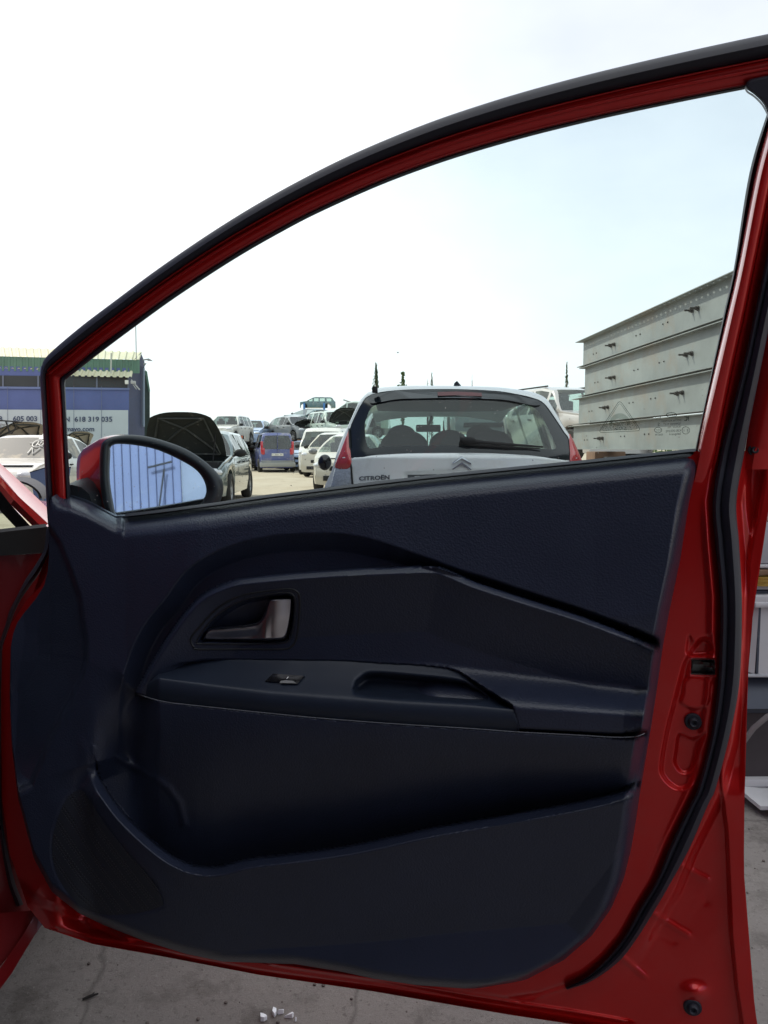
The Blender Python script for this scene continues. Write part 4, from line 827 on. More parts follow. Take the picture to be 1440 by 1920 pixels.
# ---- the white hatchback right behind the door: tailgate traced, the rest of the body lofted in front of it
C3 = np.array([0.52, 5.20, 0.0])
c3 = empty('white_hatchback', tuple(C3), label='white hatchback seen from behind through the door window, water spots on its rear glass', cat='car')
PC = mat('white_c3_paint', (0.78, 0.80, 0.79), 0.22, 0.0, 1.0, var=(2.5, .03), dirt=((0.42, 0.40, 0.36), 5, .52, .22))
def rearY(px, py):
    px = np.asarray(px, float); py = np.asarray(py, float)
    lean = np.where(py < 858, (858 - py) / 125.0 * 0.30 + np.clip((760 - py) / 30, 0, 2) ** 2 * 0.10, 0.0)
    u = (px - 858) / (232.0 - 0.42 * np.clip(858 - py, 0, 130)); return 5.20 + lean + 0.20 * np.abs(u) ** 3.5 + 0.02 * np.clip(py - 900, 0, 400) / 100
def onR(px, py, off=0.0): return atY(px, py, rearY(px, py) - off)
sil = [(600,1150),(600,1050),(603,960),(607,918),(622,882),(636,835),(654,795),(672,756),(687,738),(697,733),(708,727.5),(740,724.5),(773,723),(853,723.5),(925,725.5),(961,729),(997,735),(1022,746),(1039,768),(1056,797),(1073,824),(1087.5,857),(1100,900),(1106,960),(1110,1050),(1110,1150)]
gls = [(668,1150),(668,1050),(666,960),(662,918),(659,882),(656.5,835),(656,805),(669,774),(680,754),(688,744.5),(708,737),(740,732.5),(781,730.5),(853,730),(925,733),(961,738),(997,746),(1020,757),(1043,788),(1058,811),(1066.5,824),(1070,862),(1062,900),(1060,960),(1060,1050),(1060,1150)]
rs, rg_ = np.array(cr(sil, 4)), np.array(cr(gls, 4))
b3 = MB(); b3.grid(np.array([onR(Q[:, 0], Q[:, 1], o_) for Q, o_ in [(rs, 0.0), (mixr(rs, rg_, .10), .012), (mixr(rs, rg_, .3), .018), (mixr(rs, rg_, .6), .018), (mixr(rs, rg_, .92), .014), (rg_, .004)]]))
# wall of the body running forward from the silhouette
base = onR(rs[:, 0], rs[:, 1]); rows3 = [base]
for yy, kx, kz in [(0.06, 1.004, 1.0), (0.35, 1.02, 1.012), (0.9, 1.03, 1.02)]:
    Q = base.copy(); Q[:, 0] = C3[0] + (Q[:, 0] - C3[0]) * kx; Q[:, 1] += yy; top_ = S(1.0, 1.5, Q[:, 2]); Q[:, 2] = Q[:, 2] * (1 + (kz - 1) * top_ * 1.6) - .03 * top_ * (yy > .3); rows3.append(Q)
b3.grid(np.array(rows3))
# lower tailgate
botw = [(656,805),(658.5,857),(700,852),(762.5,848.5),(853,847.5),(925,848.5),(997,852.5),(1068,861.5)]
xx = np.linspace(659, 1069, 90); tb = np.interp(xx, [658.5,700,762.5,853,925,997,1068], [857,852,848.5,847.5,848.5,852.5,861.5])
hnd = cr([(758,890),(763,886),(800,884),(860,882),(940,883),(962,888),(964,912),(960,918),(860,916),(762,916),(757,910)], 4, closed=True)
yy_ = np.concatenate([np.linspace(0, 1, 46) ** 1.0]); Gx = np.repeat(xx[None], len(yy_), 0); Gy = tb[None] + (1120 - tb)[None] * (yy_ ** 1.6)[:, None]
off = .014 * S(0, 6, Gy - tb[None]) + .022 * S(980, 1010, Gy) * 3 - .03 * S(0, 5, poly_sd(hnd, Gx, Gy))
b3.grid(onR(Gx, Gy, off))
b3b = b3.build('body', PC, c3, C3, auto=60)
h_ = MB(); h_.add(onR(hnd[:, 0], hnd[:, 1], -0.012), [tuple(range(len(hnd)))]); h_.build('handle_recess', mat('grey_recess', (0.10, 0.11, 0.115), .5), c3, C3, smooth=False)
# rear glass: border printed black, clear inside
fro = np.array(cr([(656,805),(669,774),(680,754),(688,744.5),(708,737),(740,732.5),(781,730.5),(853,730),(925,733),(961,738),(997,746),(1020,757),(1043,788),(1058,811),(1066.5,824),(1070,862),(997,853.5),(925,849.5),(853,848.5),(762.5,849.5),(700,853),(658.5,858)], 5, closed=True))
fri = np.array(cr([(684,800),(688,782),(694,768),(703,760),(720,756),(745,752),(785,750),(853,749),(925,751),(961,754),(990,760),(1008,770),(1024,796),(1032,812),(1038,826),(1040,842),(997,840),(925,838),(853,836),(762.5,836),(715,838),(690,838)], 5, closed=True))
fr_ = MB(); fr_.grid(np.array([onR(Q[:, 0], Q[:, 1], o_) for Q, o_ in [(fro, .006), (mixr(fro, fri, .3), .010), (mixr(fro, fri, .7), .012), (fri, .012)]]), wrap=True); fr_.build('glass_border', FRIT, c3, C3)
gg = MB(); cc = fri.mean(0); gg.grid(np.array([onR(Q[:, 0], Q[:, 1], .012) for Q in [fri * (1 - k) + cc * k for k in np.linspace(0, .995, 8)]]), wrap=True); gg.build('rear_window', REARGL, c3, C3)
sp = np.array(cr([(700,738),(740,734),(781,732),(853,731.5),(925,734.5),(961,739),(1002,748),(1015,757),(1000,760),(961,752),(925,748),(853,746),(781,747),(740,749),(700,756),(692,752),(692,744)], 4, closed=True))
s_ = MB(); s_.add(onR(sp[:, 0], sp[:, 1], .03), [tuple(range(len(sp)))]); s_.grid(np.array([onR(sp[:, 0], sp[:, 1], .03), onR(sp[:, 0], sp[:, 1], .0)]), wrap=True); s_.build('spoiler_strip', FRIT, c3, C3, smooth=False)
bl_ = np.array([(820,735),(855,734),(903,736.5),(904,743),(855,741),(821,742)], float); s_ = MB(); s_.add(onR(bl_[:, 0], bl_[:, 1], .034), [tuple(range(6))]); s_.build('brake_light', mat('dark_red_lamp', (0.10, 0.006, 0.01), .5, coat=.1), c3, C3, smooth=False)
def lamp3(P, m, name, off=.022):
    P = np.array(P, float); mb = MB(); Q = inset(P, 1.6); c = P.mean(0)
    mb.grid(np.array([onR(P[:, 0], P[:, 1], .0), onR(P[:, 0], P[:, 1], off * .7), onR(Q[:, 0], Q[:, 1], off), onR(*(Q * .5 + c * .5).T, off * 1.15), onR(*(Q * .05 + c * .95).T, off * 1.2)]), wrap=True); return mb.build(name, m, c3, C3, auto=50)
TL = mat('tail_lamp_bright', (0.52, 0.05, 0.055), .14, coat=1.0, var=(50, .12)); TC = mat('clear_lamp', (0.50, 0.52, 0.52), .12, 0.3, coat=1.0, bump=('grain', 90, .5, .004), var=(60, .25))
lamp3(cr([(654,806),(655.5,835),(657.5,876),(628,877),(636,850),(645,826)], 3, closed=True), TL, 'tail_light')
lamp3([(657.5,878),(659.5,900),(662,930),(664,990),(616,990),(615,940),(619,915),(627.5,879)], TC, 'indicator_light')
lamp3(cr([(1067.5,813),(1080,836),(1089,858),(1095,877),(1070,877),(1069,850)], 3, closed=True), TL, 'tail_light')
lamp3([(1070,879),(1096,879),(1103,915),(1106,990),(1064,990),(1068,920)], TC, 'indicator_light')
dv = MB(); dv.tube(onR(np.array([654.5,656,658.5,661,664]), np.array([804,835,876,905,960]), .022), .006, 6); dv.build('lamp_edge', DARK, c3, C3)
SILV = mat('chrome_badge', (0.36, 0.39, 0.42), .25, 0.9)
def fR(o_): return lambda px, py, d: onR(px, py, o_ + d)
tx = text_mb('CITROËN', 10.6, lambda x, y: onR(np.array(673 + x), np.array(901 - y - x * .045), .022), off=.35, sx=1.28); tx.build('badge_lettering', mat('badge_dark_chrome', (0.12, 0.13, 0.15), .3, .6), c3, C3, smooth=False)
chv = MB()
for y0 in (0, 11.5):
    Pv = np.array([(848.5,870+y0*.98),(848.8,867.5+y0),(866,855+y0),(883.5,868+y0),(883.5,870.8+y0),(866,859.4+y0)], float)
    Pt = onR(Pv[:, 0], Pv[:, 1], .032); Pb = onR(Pv[:, 0], Pv[:, 1], .012); chv.add(Pt, [(0, 1, 2, 5), (5, 2, 3, 4)]); chv.grid(np.array([Pt, Pb]), wrap=True)
chv.build('chevron_badge', SILV, c3, C3, smooth=False)
wpr = MB(); wpr.ell(onR(878, 826, .05), (.055, .03, .028), 10); wpr.tube([tuple(onR(x, y, .05)) for x, y in [(862,824),(900,829),(950,833),(1018,838)]], [.022, .013, .010, .006], 8); wpr.tube([tuple(onR(x, y, .035)) for x, y in [(862,831),(900,835),(950,838),(1012,841)]], [.010, .008, .008, .004], 6); wpr.build('rear_wiper', DARK, c3, C3)
hk = MB(); p0 = pt(857, 723, 5.72); hk.add([np.array(p0) + v for v in [(-.03, 0, -.03), (.045, 0, -.03), (.03, 0, 0), (0, 0, .035), (-.02, .0, .02), (-.03, .06, -.03), (.045, .06, -.03)]], [(0, 1, 2, 3, 4), (0, 4, 5), (1, 6, 2), (5, 4, 3, 2, 6)]); hk.build('roof_aerial', RUB, c3, C3)
hk = MB(); hk.box(pt(703, 731, 5.55), (.02, .05, .02), bev=.005); hk.build('rail_cap', DARK, c3, C3)
mr = MB(); mr.ell(pt(609, 867, 7.1), (.065, .05, .075), 12); mr.build('wing_mirror', BLK, c3, C3)
# forward body: sides, roof, windscreen pillars, interior
def box3(nm, m, c, h, bev=.03, par=c3): mb = MB(); mb.box(c, h, bev=bev); return mb.build(nm, m, par, C3)
X0 = C3[0]
fb = MB()
st_ = [(6.10, .80, 1.51, .60), (6.6, .815, 1.53, .61), (7.15, .815, 1.49, .60), (7.45, .81, 1.40, .58)]
roofg = []
for y, wv_, z, wr in st_: roofg.append([(X0 + s * wr * k, y, z - .05 * k ** 4) for s, k in [(-1, 1.05), (-1, .9), (-1, .5), (1, 0.0001), (1, .5), (1, .9), (1, 1.05)]])
roofg.insert(0, [(X0 + s * .58 * k, 5.75, 1.50 - .05 * k ** 4) for s, k in [(-1, 1.05), (-1, .9), (-1, .5), (1, 0.0001), (1, .5), (1, .9), (1, 1.05)]])
fb.grid(np.array(roofg))
for s in (-1, 1):
    fb.grid(np.array([[(X0 + s * .81, y, .25), (X0 + s * .835, y, .6), (X0 + s * .82, y, .95), (X0 + s * .80, y, 1.02)] for y in (5.5, 6.1, 7.0, 7.9, 8.5, 8.85)]))
    for ya, yb2, wy in [((6.05, 1.02), (5.95, 1.46), .14), ((6.85, 1.02), (6.80, 1.49), .05), ((8.05, 1.02), (7.40, 1.40), .05)]:
        fb.add([(X0 + s * .80, ya[0] - wy, ya[1]), (X0 + s * .80, ya[0] + wy, ya[1]), (X0 + s * .63, yb2[0] + wy, yb2[1]), (X0 + s * .63, yb2[0] - wy, yb2[1])], [(0, 1, 2, 3)])
fb.grid(np.array([[(X0 + x * .8, y, z - .06 * abs(x) ** 3) for x in np.linspace(-1, 1, 9)] for y, z in [(8.02, 1.03), (8.4, .95), (8.75, .82), (8.88, .6), (8.9, .3)]]))
fb.build('front_body', PC, c3, C3)
for s in (-1, 1):
    g_ = MB(); g_.add([(X0 + s * .80, 6.0, 1.02), (X0 + s * .80, 7.95, 1.02), (X0 + s * .63, 7.4, 1.42), (X0 + s * .63, 6.0, 1.46)], [(0, 1, 2, 3)]); g_.build('side_window', CARGLL, c3, C3, smooth=False)
g_ = MB(); g_.add([(X0 - .76, 8.05, 1.02), (X0 + .76, 8.05, 1.02), (X0 + .6, 7.42, 1.41), (X0 - .6, 7.42, 1.41)], [(0, 1, 2, 3)]); g_.build('windscreen', CARGLL, c3, C3, smooth=False)
box3('headlining', mat('headlining_grey', (0.10, 0.11, 0.12), .9), (X0, 6.55, 1.455), (.58, .85, .012), .005)
box3('parcel_shelf', TRIMD, (X0, 5.62, .99), (.62, .26, .02), .01); box3('dashboard', TRIMD, (X0, 7.85, .93), (.72, .22, .10), .05)
for sx_ in (-.36, .0, .33):
    s__ = MB(); s__.ell((X0 + sx_ , 6.12, 1.12), (.19 if sx_ else .16, .07, .125), 12); s__.box((X0 + sx_, 6.16, .86), (.22, .08, .20), bev=.06); s__.build('rear_headrest', mat('seat_fabric%d' % int(sx_ * 100 + 50), (0.07, 0.085, 0.09), .9), c3, C3)
for sx_ in (-.36, .36):
    s__ = MB(); s__.box((X0 + sx_, 7.0, .90), (.22, .08, .25), bev=.07); s__.ell((X0 + sx_, 7.0, 1.22), (.13, .05, .09), 10); s__.build('front_seat', MATS['seat_fabric14'], c3, C3)
box3('rear_view_mirror', DARK, (X0 - .09, 7.45, 1.29), (.12, .02, .035), .015); 
s__ = MB(); s__.tube([(X0 - .09, 7.45, 1.29), (X0 - .06, 7.42, 1.42)], .012, 6); s__.build('mirror_stem', DARK, c3, C3)
bmp = MB(); bmp.box((X0, 5.16, .45), (.80, .14, .20), bev=.08); bmp.build('bumper', PC, c3, C3)
for s in (1, -1):
    for y in (5.95, 8.3):
        mb = MB(); mb.lathe([(X0 + s * .80, .001), (X0 + s * .80, .18), (X0 + s * .81, .27), (X0 + s * .78, .30), (X0 + s * .62, .30)], (0, y, .30), 'x', 26); mb.build('wheel', TYRE, c3, C3)

# ---- green-grey car on the left with its bonnet up
g = make_car('green_grey_car', 'estate', P_GREEN, 'dark green grey car on the left facing the camera with its bonnet propped open', loc=(-3.80, 15.75, 0), rz=R(180 + 2.5), glass=CARGL, bonnet='open', extra=UNDER, bonang=57)
# ---- dark blue van driving away
v = make_car('blue_panel_van', 'van', P_BLUE, 'dark blue panel van with two rear doors standing alone on the sandy yard', 'van', loc=(-5.25, 36.4, 0), rz=R(13), glass=CARGL, bumperm=P_GREY, glassless=('side0',))
dv = MB(); dv.box((0, -2.03, 1.25), (.012, .03, .52)); dv.build('rear_door_post', P_BLUE, v)
for s in (1, -1):
    h = MB(); h.box((s * .69, -1.99, 1.12), (.055, .05, .28), bev=.03); h.build('rear_lamp', TAIL, v)
rk = MB(); rk.box((0, -2.08, .35), (.8, .06, .1), bev=.04); rk.build('rear_bumper', mat('worn_bumper', (0.30, 0.31, 0.30), .6), v)
for tb_, x0_ in (('V', -.235), ('3994', -.13), ('FM', .11)):
    tx = text_mb(tb_, .085, lambda x, y: np.array([x0_ + x, -2.066, .765 + y])); tx.build('plate_number', DARK, v, smooth=False)
# ---- cars round the yard, near the van
make_car('beige_hatchback', 'hatch', P_BEIGE, 'beige hatchback with pale windscreen half hidden behind the white hatchback', loc=(-.85, 20.6, 0), rz=R(180 - 4), glass=CARGLL, mirrorm=P_GREY)
make_car('white_delivery_van', 'bigvan', P_WHITE, 'tall white delivery van parked right of the blue van', 'van', loc=(-2.45, 33.5, 0), rz=R(180 - 6), glass=CARGL)
make_car('light_blue_car', 'hatch', P_LBLUE, 'light blue car between the blue van and the white delivery van', loc=(-4.05, 39.0, 0), rz=R(178), glass=CARGL)
make_car('beige_pickup', 'suv', P_BEIGE, 'cream double cab pickup behind the beige hatchback', 'pickup', loc=(-1.9, 30.5, 0), rz=R(168), glass=CARGL)
# ---- row of crushed cars carrying the right hand stack
def wreck(name, style, pm, label, loc, rz, squash=1.0, group='crushed cars at the bottom of the stacks', **k):
    o = make_car(name, style, pm, label, 'wrecked car', group, loc, rz, lights=False, seats=False, **k); o.scale = (1, 1, squash); return o
wreck('crushed_car', 'hatch', P_GREY, 'crushed grey car without glass under the black hatchback of the right stack', (-5.3, 43.2, 0), R(95), .97, glassless=('side', 'windscreen', 'rear'))
wreck('crushed_car', 'sedan', P_BLACK, 'crushed black car under the pale green off-roader of the right stack', (-2.1, 42.2, 0), R(88), .97, glassless=('side', 'windscreen', 'rear'))
make_car('black_hatchback', 'hatch', P_GREY, 'dark grey hatchback lifted onto a crushed car behind the van roof', group='cars stacked on the right of the yard', loc=(-4.9, 42.6, 1.40), rz=R(180 + 35), wheels=True, glass=CARGL, bonnet='open', extra=UNDER, bonlen=.6, bonang=40)
make_car('green_offroader', 'suv', P_SAGE, 'pale green off-roader with dark raised bonnet on top of the right stack', group='cars stacked on the right of the yard', loc=(-2.6, 40.6, 1.36), rz=R(180 + 28), tilt=R(0), roll=R(3), glass=CARGLL, bonnet='open', extra=UNDER, roofrack=True, bonlen=.8, bonang=55)
for k_, (nm, sty, pm, lab, l_, r_z) in enumerate([
    ('silver_wreck', 'sedan', P_SILVER, 'silver saloon wreck lying on its wheels behind the blue van and the white delivery van', (-6.6, 50.5, 1.2), 70),
    ('teal_hatch_wreck', 'hatch', P_TEAL, 'teal hatchback wreck between the dark grey hatchback and the pale green off-roader', (-4.6, 48.0, 2.1), 130),
    ('black_estate_wreck', 'estate', P_BLACK, 'black estate wreck under the dark grey hatchback with open bonnet', (-5.6, 47.0, .5), 100),
    ('sage_wreck', 'suv', P_SAGE, 'pale off-roader wreck turned sideways behind the green off-roader', (-1.9, 46.5, 2.2), 85),
    ('beige_wreck', 'estate', P_BEIGE, 'beige estate wreck without glass near the brown chipboard', (-2.3, 45.0, .4), 110),
    ('dark_green_wreck', 'suv', P_DKG, 'dark green off-roader wreck behind the left stack', (-9.6, 49.0, .9), 200),
    ('rusty_wreck', 'hatch', RUST, 'rusty hatchback shell between the left stack and the blue van', (-7.2, 49.0, .9), 75)]):
    make_car(nm, sty, pm, lab, 'wrecked car', 'wrecks piled behind the parked cars', l_, R(r_z), roll=R([3, -4, 2, -3, 2, 3, -5][k_]), tilt=R([2, 4, -3, 3, 0, -3, 4][k_]), lights=False, seats=False, wheels=(k_ % 2 == 0), glassless=('side', 'windscreen', 'rear') if k_ in (2, 4, 6) else ('side1',), nofront=.9 if k_ in (1, 3) else False)
# ---- left hand stack
for i, (x, y, pm, sty, lab) in enumerate([(-9.0, 41.5, P_DKG, 'suv', 'crushed dark green car under the white van shaped wreck of the left stack'), (-6.9, 44.0, P_BLACK, 'sedan', 'crushed black car with an orange lamp right of the green wreck'), (-7.9, 38.0, P_DKG, 'hatch', 'crushed dark hatchback nearest the green grey car')]):
    wreck('crushed_car', sty, pm, lab, (x, y, 0), R(176 + 4 * i), .95, glassless=('side', 'windscreen', 'rear'))
make_car('white_stacked_car', 'suv', P_WHITE, 'white off-roader topmost at the left end of the left stack', group='cars stacked on the left of the yard', loc=(-7.85, 38.9, 1.25), rz=R(180 - 8), glass=CARGL, scale=.88)
make_car('grey_stacked_car', 'hatch', P_LBLUE, 'pale blue car with black windscreen on the left stack', group='cars stacked on the left of the yard', loc=(-7.4, 43.5, 1.22), rz=R(180 - 4), glass=CARGL)
make_car('cream_stacked_car', 'hatch', P_BEIGE, 'cream car with dented roof above the dark wrecks behind the blue van', group='cars stacked on the left of the yard', loc=(-6.75, 46.0, .75), rz=R(160), glass=CARGLL, roll=R(4))
make_car('white_far_car', 'sedan', P_WHITE, 'white saloon far behind the roof of the blue van', group='cars stacked on the left of the yard', loc=(-6.1, 56.0, 1.0), rz=R(190), glass=CARGLL)
make_car('pale_far_car', 'hatch', P_SAGE, 'pale green hatchback far behind the blue van beside the yellow frame', group='cars stacked on the left of the yard', loc=(-8.0, 58.0, 1.0), rz=R(200), glass=CARGLL)
# ---- teal wreck held up on blue rack posts, and the black chunk beside it
tw = make_car('teal_wreck', 'estate', P_TEAL, 'teal estate car without its front held high on blue posts', 'wrecked car', loc=(-7.1, 80.0, 5.05), rz=R(97), wheels=False, glass=CARGLL, nofront=.90, scale=.90)
rk = empty('blue_lift_rack', (-7.1, 80.0, 0), label='blue steel lift posts and forks carrying the teal estate car', cat='lift rack')
BLUEP = mat('blue_steel', (0.05, 0.17, 0.42), .5, var=(3, .2))
for dx in (-1.1, .95):
    q = MB(); q.box((dx, -1.0, 3.2), (.10, .10, 2.5), bev=.02); q.box((dx, -.1, 4.95), (.09, .95, .08), bev=.02); q.build('post', BLUEP, rk)
q = MB(); q.tube([(-1.1, -1.0, 4.2), (-.6, -1.0, 3.3), (.95, -1.0, 4.9)], .07, 6); q.build('brace', BLUEP, rk)
ck = empty('black_wreck', (-1.85, 50.0, 3.45), (0, 0, R(80)), label='black crumpled front end of a wreck on top of the right stack', cat='wrecked car')
q = MB(); rr2 = random.Random(5)
for i in range(16): q.box((rr2.uniform(-.2, .2), rr2.uniform(-1.1, .6), rr2.uniform(0, .5) + .1), (rr2.uniform(.1, .4), rr2.uniform(.1, .4), rr2.uniform(.03, .14)), rr2.uniform(-.5, .5), .03, Matrix.Rotation(rr2.uniform(-.5, .5), 3, 'X'))
q.build('crumpled_metal', P_BLACK, ck)
q = MB(); q.tube([(-.45, -1.2, .15), (-.45, .1, .55), (-.45, .7, .75)], .05, 6); q.build('bent_rail', P_SILVER, ck)
wreck('crushed_car', 'suv', P_BLACK, 'crushed black off-roader under the black crumpled front end', (-1.7, 50.6, 0), R(84), 1.0, glassless=('side', 'windscreen', 'rear')); wreck('crushed_car', 'suv', P_GREY, 'grey crushed off-roader, second from the ground under the black front end', (-1.8, 50.6, 1.72), R(93), 1.0, glassless=('side', 'windscreen', 'rear'))
# ---- silver off-roader behind the girders and the roof behind the white hatchback
sv = make_car('silver_offroader', 'suv', PINKW, 'silver off-roader lifted up beside the grey girders, front bumper missing', loc=(4.25, 17.8, .78), rz=R(180 + 22), glass=CARGLL, nofront=.965, roofrack=True)
q = MB(); rr2 = random.Random(9)
for i in range(9): q.box((rr2.uniform(-.6, .6), 1.98 + rr2.uniform(-.1, .1), rr2.uniform(.5, .9)), (rr2.uniform(.08, .3), .06, rr2.uniform(.03, .09)), rr2.uniform(-.5, .5), .02)
q.build('exposed_front', RUST, sv)
wreck('crushed_car', 'sedan', P_GREY, 'crushed grey saloon hidden under the silver off-roader', (4.3, 18.0, 0), R(205), .55, glassless=('side', 'windscreen', 'rear'))
make_car('grey_saloon', 'sedan', P_GREY, 'grey car whose dusty roof shows above the white hatchback', loc=(2.55, 21.0, 1.32 - .02), rz=R(178), glass=CARGL)
wreck('crushed_car', 'sedan', P_SILVER, 'crushed silver saloon hidden under the grey saloon', (2.5, 21.0, 0), R(178), .92, glassless=('side', 'windscreen', 'rear'))

# ---- the white car on the far left, writing on its windscreen
wc = make_car('white_saloon', 'sedan', P_WHITE, 'white saloon on the far left with chalk writing on its sand and grey windscreen', loc=(-6.95, 15.2, 0), rz=R(180 + 3), scale=.95, glass=mat('sand_grey_windscreen', (0.11, 0.105, 0.095), .5, coat=.2, dirt=((0.40, 0.33, 0.23), 1.1, .50, .9)))  # windscreen: grey base with sand-coloured patches
st = STY['sedan']
def wscreen(u, v, off=.012):
    """u across -1..1, v up 0..1 on the windscreen of the white saloon, in its own coordinates"""
    t = st['ws'][1] + (st['ws'][0] - st['ws'][1]) * v; z = np.interp(t, [p[0] for p in st['top']], [p[1] for p in st['top']]); return np.array([-u * .62, (t - .5) * st['L'] + .55 * off, z + .8 * off])
CH = mat('chalk', (0.80, 0.78, 0.72), .8)
def stroke(P, nm='chalk_mark'):
    mb = MB(); mb.tube([wscreen(a, b, .02) for a, b in P], .012, 5); return mb
q = MB()
def addst(P): mb = stroke(P); q.add(np.vstack(mb.v), mb.f)
thc = np.linspace(0, 2 * math.pi, 20); addst([(.52 + .17 * math.cos(a), .66 + .17 * math.sin(a)) for a in thc]); addst([(.50, .56), (.50, .78), (.60, .74), (.58, .66), (.50, .66), (.62, .56)]); addst([(.25, .68), (.38, .68)]); addst([(.68, .68), (.78, .68)])
addst([(.40, .18), (.42, .46), (.44, .46)]); addst([(.44, .44), (.56, .16), (.68, .44)]); addst([(.70, .50), (.71, .52)])
q.build('chalk_writing', CH, wc); q = MB(); q.grid(np.array([[wscreen(u, v, .010) for u in (.42, .60, .80)] for v in (.90, .97)])); q.build('screen_label', PLATE, wc, smooth=False)
ob = make_car('cream_hatchback', 'hatch', P_BEIGE, 'cream car with raised bonnet behind the white saloon, in front of the phone number sign', loc=(-10.25, 19.6, .32), rz=R(-118), bonnet='open', extra=P_BEIGE, bonang=38)
make_car('white_hood_up_car', 'hatch', P_WHITE, 'white car with its bonnet cracked open left of the green grey car', loc=(-10.6, 24.4, .35), rz=R(-118), bonnet='open', extra=P_BEIGE, scale=.85, bonang=45)
make_car('white_roof_car', 'sedan', P_WHITE, 'white saloon with only its roof showing above the red wing mirror', loc=(-7.6, 26.8, 0), rz=R(100))
lw = empty('loose_windscreen', pt(74, 915, 5.6), label='loose windscreen with blue sky reflection put into its colour, leaning low behind the red car pillar', cat='windscreen')
q = MB(); q.grid(np.array([[(x, .02 + z * .45, z - .03 * max(0, .02 - x) * 10) for x in np.linspace(-.02 - (z + .12) * .32, .20, 8)] for z in np.linspace(-.12, .15, 6)])); q.build('pane', mat('sky_reflection_glass', (0.12, 0.155, 0.24), .22, coat=.5), lw)  # pane colour holds the blue of the reflected sky
q = MB(); q.tube([(x, .02 + .15 * .45, .15 - .03 * max(0, .02 - x) * 10) for x in np.linspace(-.106, .20, 8)], .004, 6); q.build('rubber_edge', RUB, lw)
q = MB(); q.box((.1, .16, -.42), (.10, .05, .30), bev=.03); q.build('stand', DARK, lw)
lnr = empty('arch_liner', pt(46, 926, 3.6), label='curved grey plastic wheel arch liner propped up behind the red car pillar', cat='car part')
q = MB(); G = []
for a in np.linspace(.2, 2.7, 16): G.append([(0.30 * math.cos(a), y, .26 * math.sin(a)) for y in (-.12, -.05, .05, .14)])
q.grid(np.array(G)); q.grid(np.array(G) * np.array([.86, 1, .86])); q.build('liner_shell', mat('grey_liner', (0.16, 0.15, 0.15), .6), lnr); lnr.rotation_euler = (R(6), R(22), R(12)); lnr.scale = (.32, .5, .26)
q = MB(); q.box((.5, 0, -1.6), (.10, .08, 1.5), bev=.01); q.build('bracket', DARK, lnr)
# ================================================================== GROUND, BUILDINGS, GIRDERS, TREES
def groundmat(name, base, alt, dark, sc1, sc2, rough=.9, crack=False):
    m = bpy.data.materials.new(name); m.use_nodes = True; t = m.node_tree; b = t.nodes['Principled BSDF']; b.inputs['Roughness'].default_value = rough; b.inputs['Specular IOR Level'].default_value = .25
    tc_ = t.nodes.new('ShaderNodeTexCoord')
    def noise(s, d=8, r=.6):
        n = t.nodes.new('ShaderNodeTexNoise'); n.inputs['Scale'].default_value = s; n.inputs['Detail'].default_value = d; n.inputs['Roughness'].default_value = r; t.links.new(tc_.outputs['Object'], n.inputs['Vector']); return n.outputs['Fac']
    def rng(o, a, b_, lo=0, hi=1):
        r = t.nodes.new('ShaderNodeMapRange'); r.inputs['From Min'].default_value = a; r.inputs['From Max'].default_value = b_; r.inputs['To Min'].default_value = lo; r.inputs['To Max'].default_value = hi; t.links.new(o, r.inputs['Value']); return r.outputs[0]
    def mix(f, c1, c2, bt='MIX'):
        x = t.nodes.new('ShaderNodeMixRGB'); x.blend_type = bt
        for i, c in (('Color1', c1), ('Color2', c2)):
            if isinstance(c, tuple): x.inputs[i].default_value = (*c, 1)
            else: t.links.new(c, x.inputs[i])
        if isinstance(f, float): x.inputs['Fac'].default_value = f
        else: t.links.new(f, x.inputs['Fac'])
        return x.outputs['Color']
    c = mix(rng(noise(sc1), .35, .65), base, alt); c = mix(rng(noise(sc2, 10, .75), .50, .70, 0, .75), c, dark); c = mix(rng(noise(sc2 * 14, 4, .7), .58, .70, 0, .6), c, dark)
    c = mix(rng(noise(sc2 * 30, 3, .8), .62, .70, 0, .45), c, (0.5, 0.48, 0.45))
    if crack:
        v = t.nodes.new('ShaderNodeTexVoronoi'); v.feature = 'DISTANCE_TO_EDGE'; v.inputs['Scale'].default_value = 1.25; n = t.nodes.new('ShaderNodeTexNoise'); n.inputs['Scale'].default_value = 3.0; n.inputs['Detail'].default_value = 8
        t.links.new(tc_.outputs['Object'], n.inputs['Vector']); ad = mix(.12, tc_.outputs['Object'], n.outputs['Color'], 'ADD'); t.links.new(ad, v.inputs['Vector'])
        c = mix(rng(v.outputs['Distance'], .0, .006, .45, 0), c, (0.05, 0.043, 0.038))
    t.links.new(c, b.inputs['Base Color'])
    bn = t.nodes.new('ShaderNodeBump'); bn.inputs['Strength'].default_value = .8; bn.inputs['Distance'].default_value = .008; t.links.new(noise(sc2 * 10, 8, .8), bn.inputs['Height']); t.links.new(bn.outputs['Normal'], b.inputs['Normal']); return m
gr = MB(); gr.grid(np.array([[(x, y, 0) for x in (-1500, -60, 0, 60, 1500)] for y in (-800, -40, 0, 60, 2200)])); tag(gr.build('ground', groundmat('sandy_yard', (0.40, 0.335, 0.25), (0.46, 0.40, 0.31), (0.27, 0.22, 0.16), .35, 1.6), smooth=False), kind='structure')
ap = MB(); ap.grid(np.array([[(x, y, .004) for x in (-8.5, 0, 9)] for y in (-9, 0, 9.3)])); tag(ap.build('concrete_apron', groundmat('concrete', (0.215, 0.195, 0.185), (0.29, 0.265, 0.245), (0.08, 0.068, 0.06), 1.3, 6, crack=True), smooth=False), kind='structure')
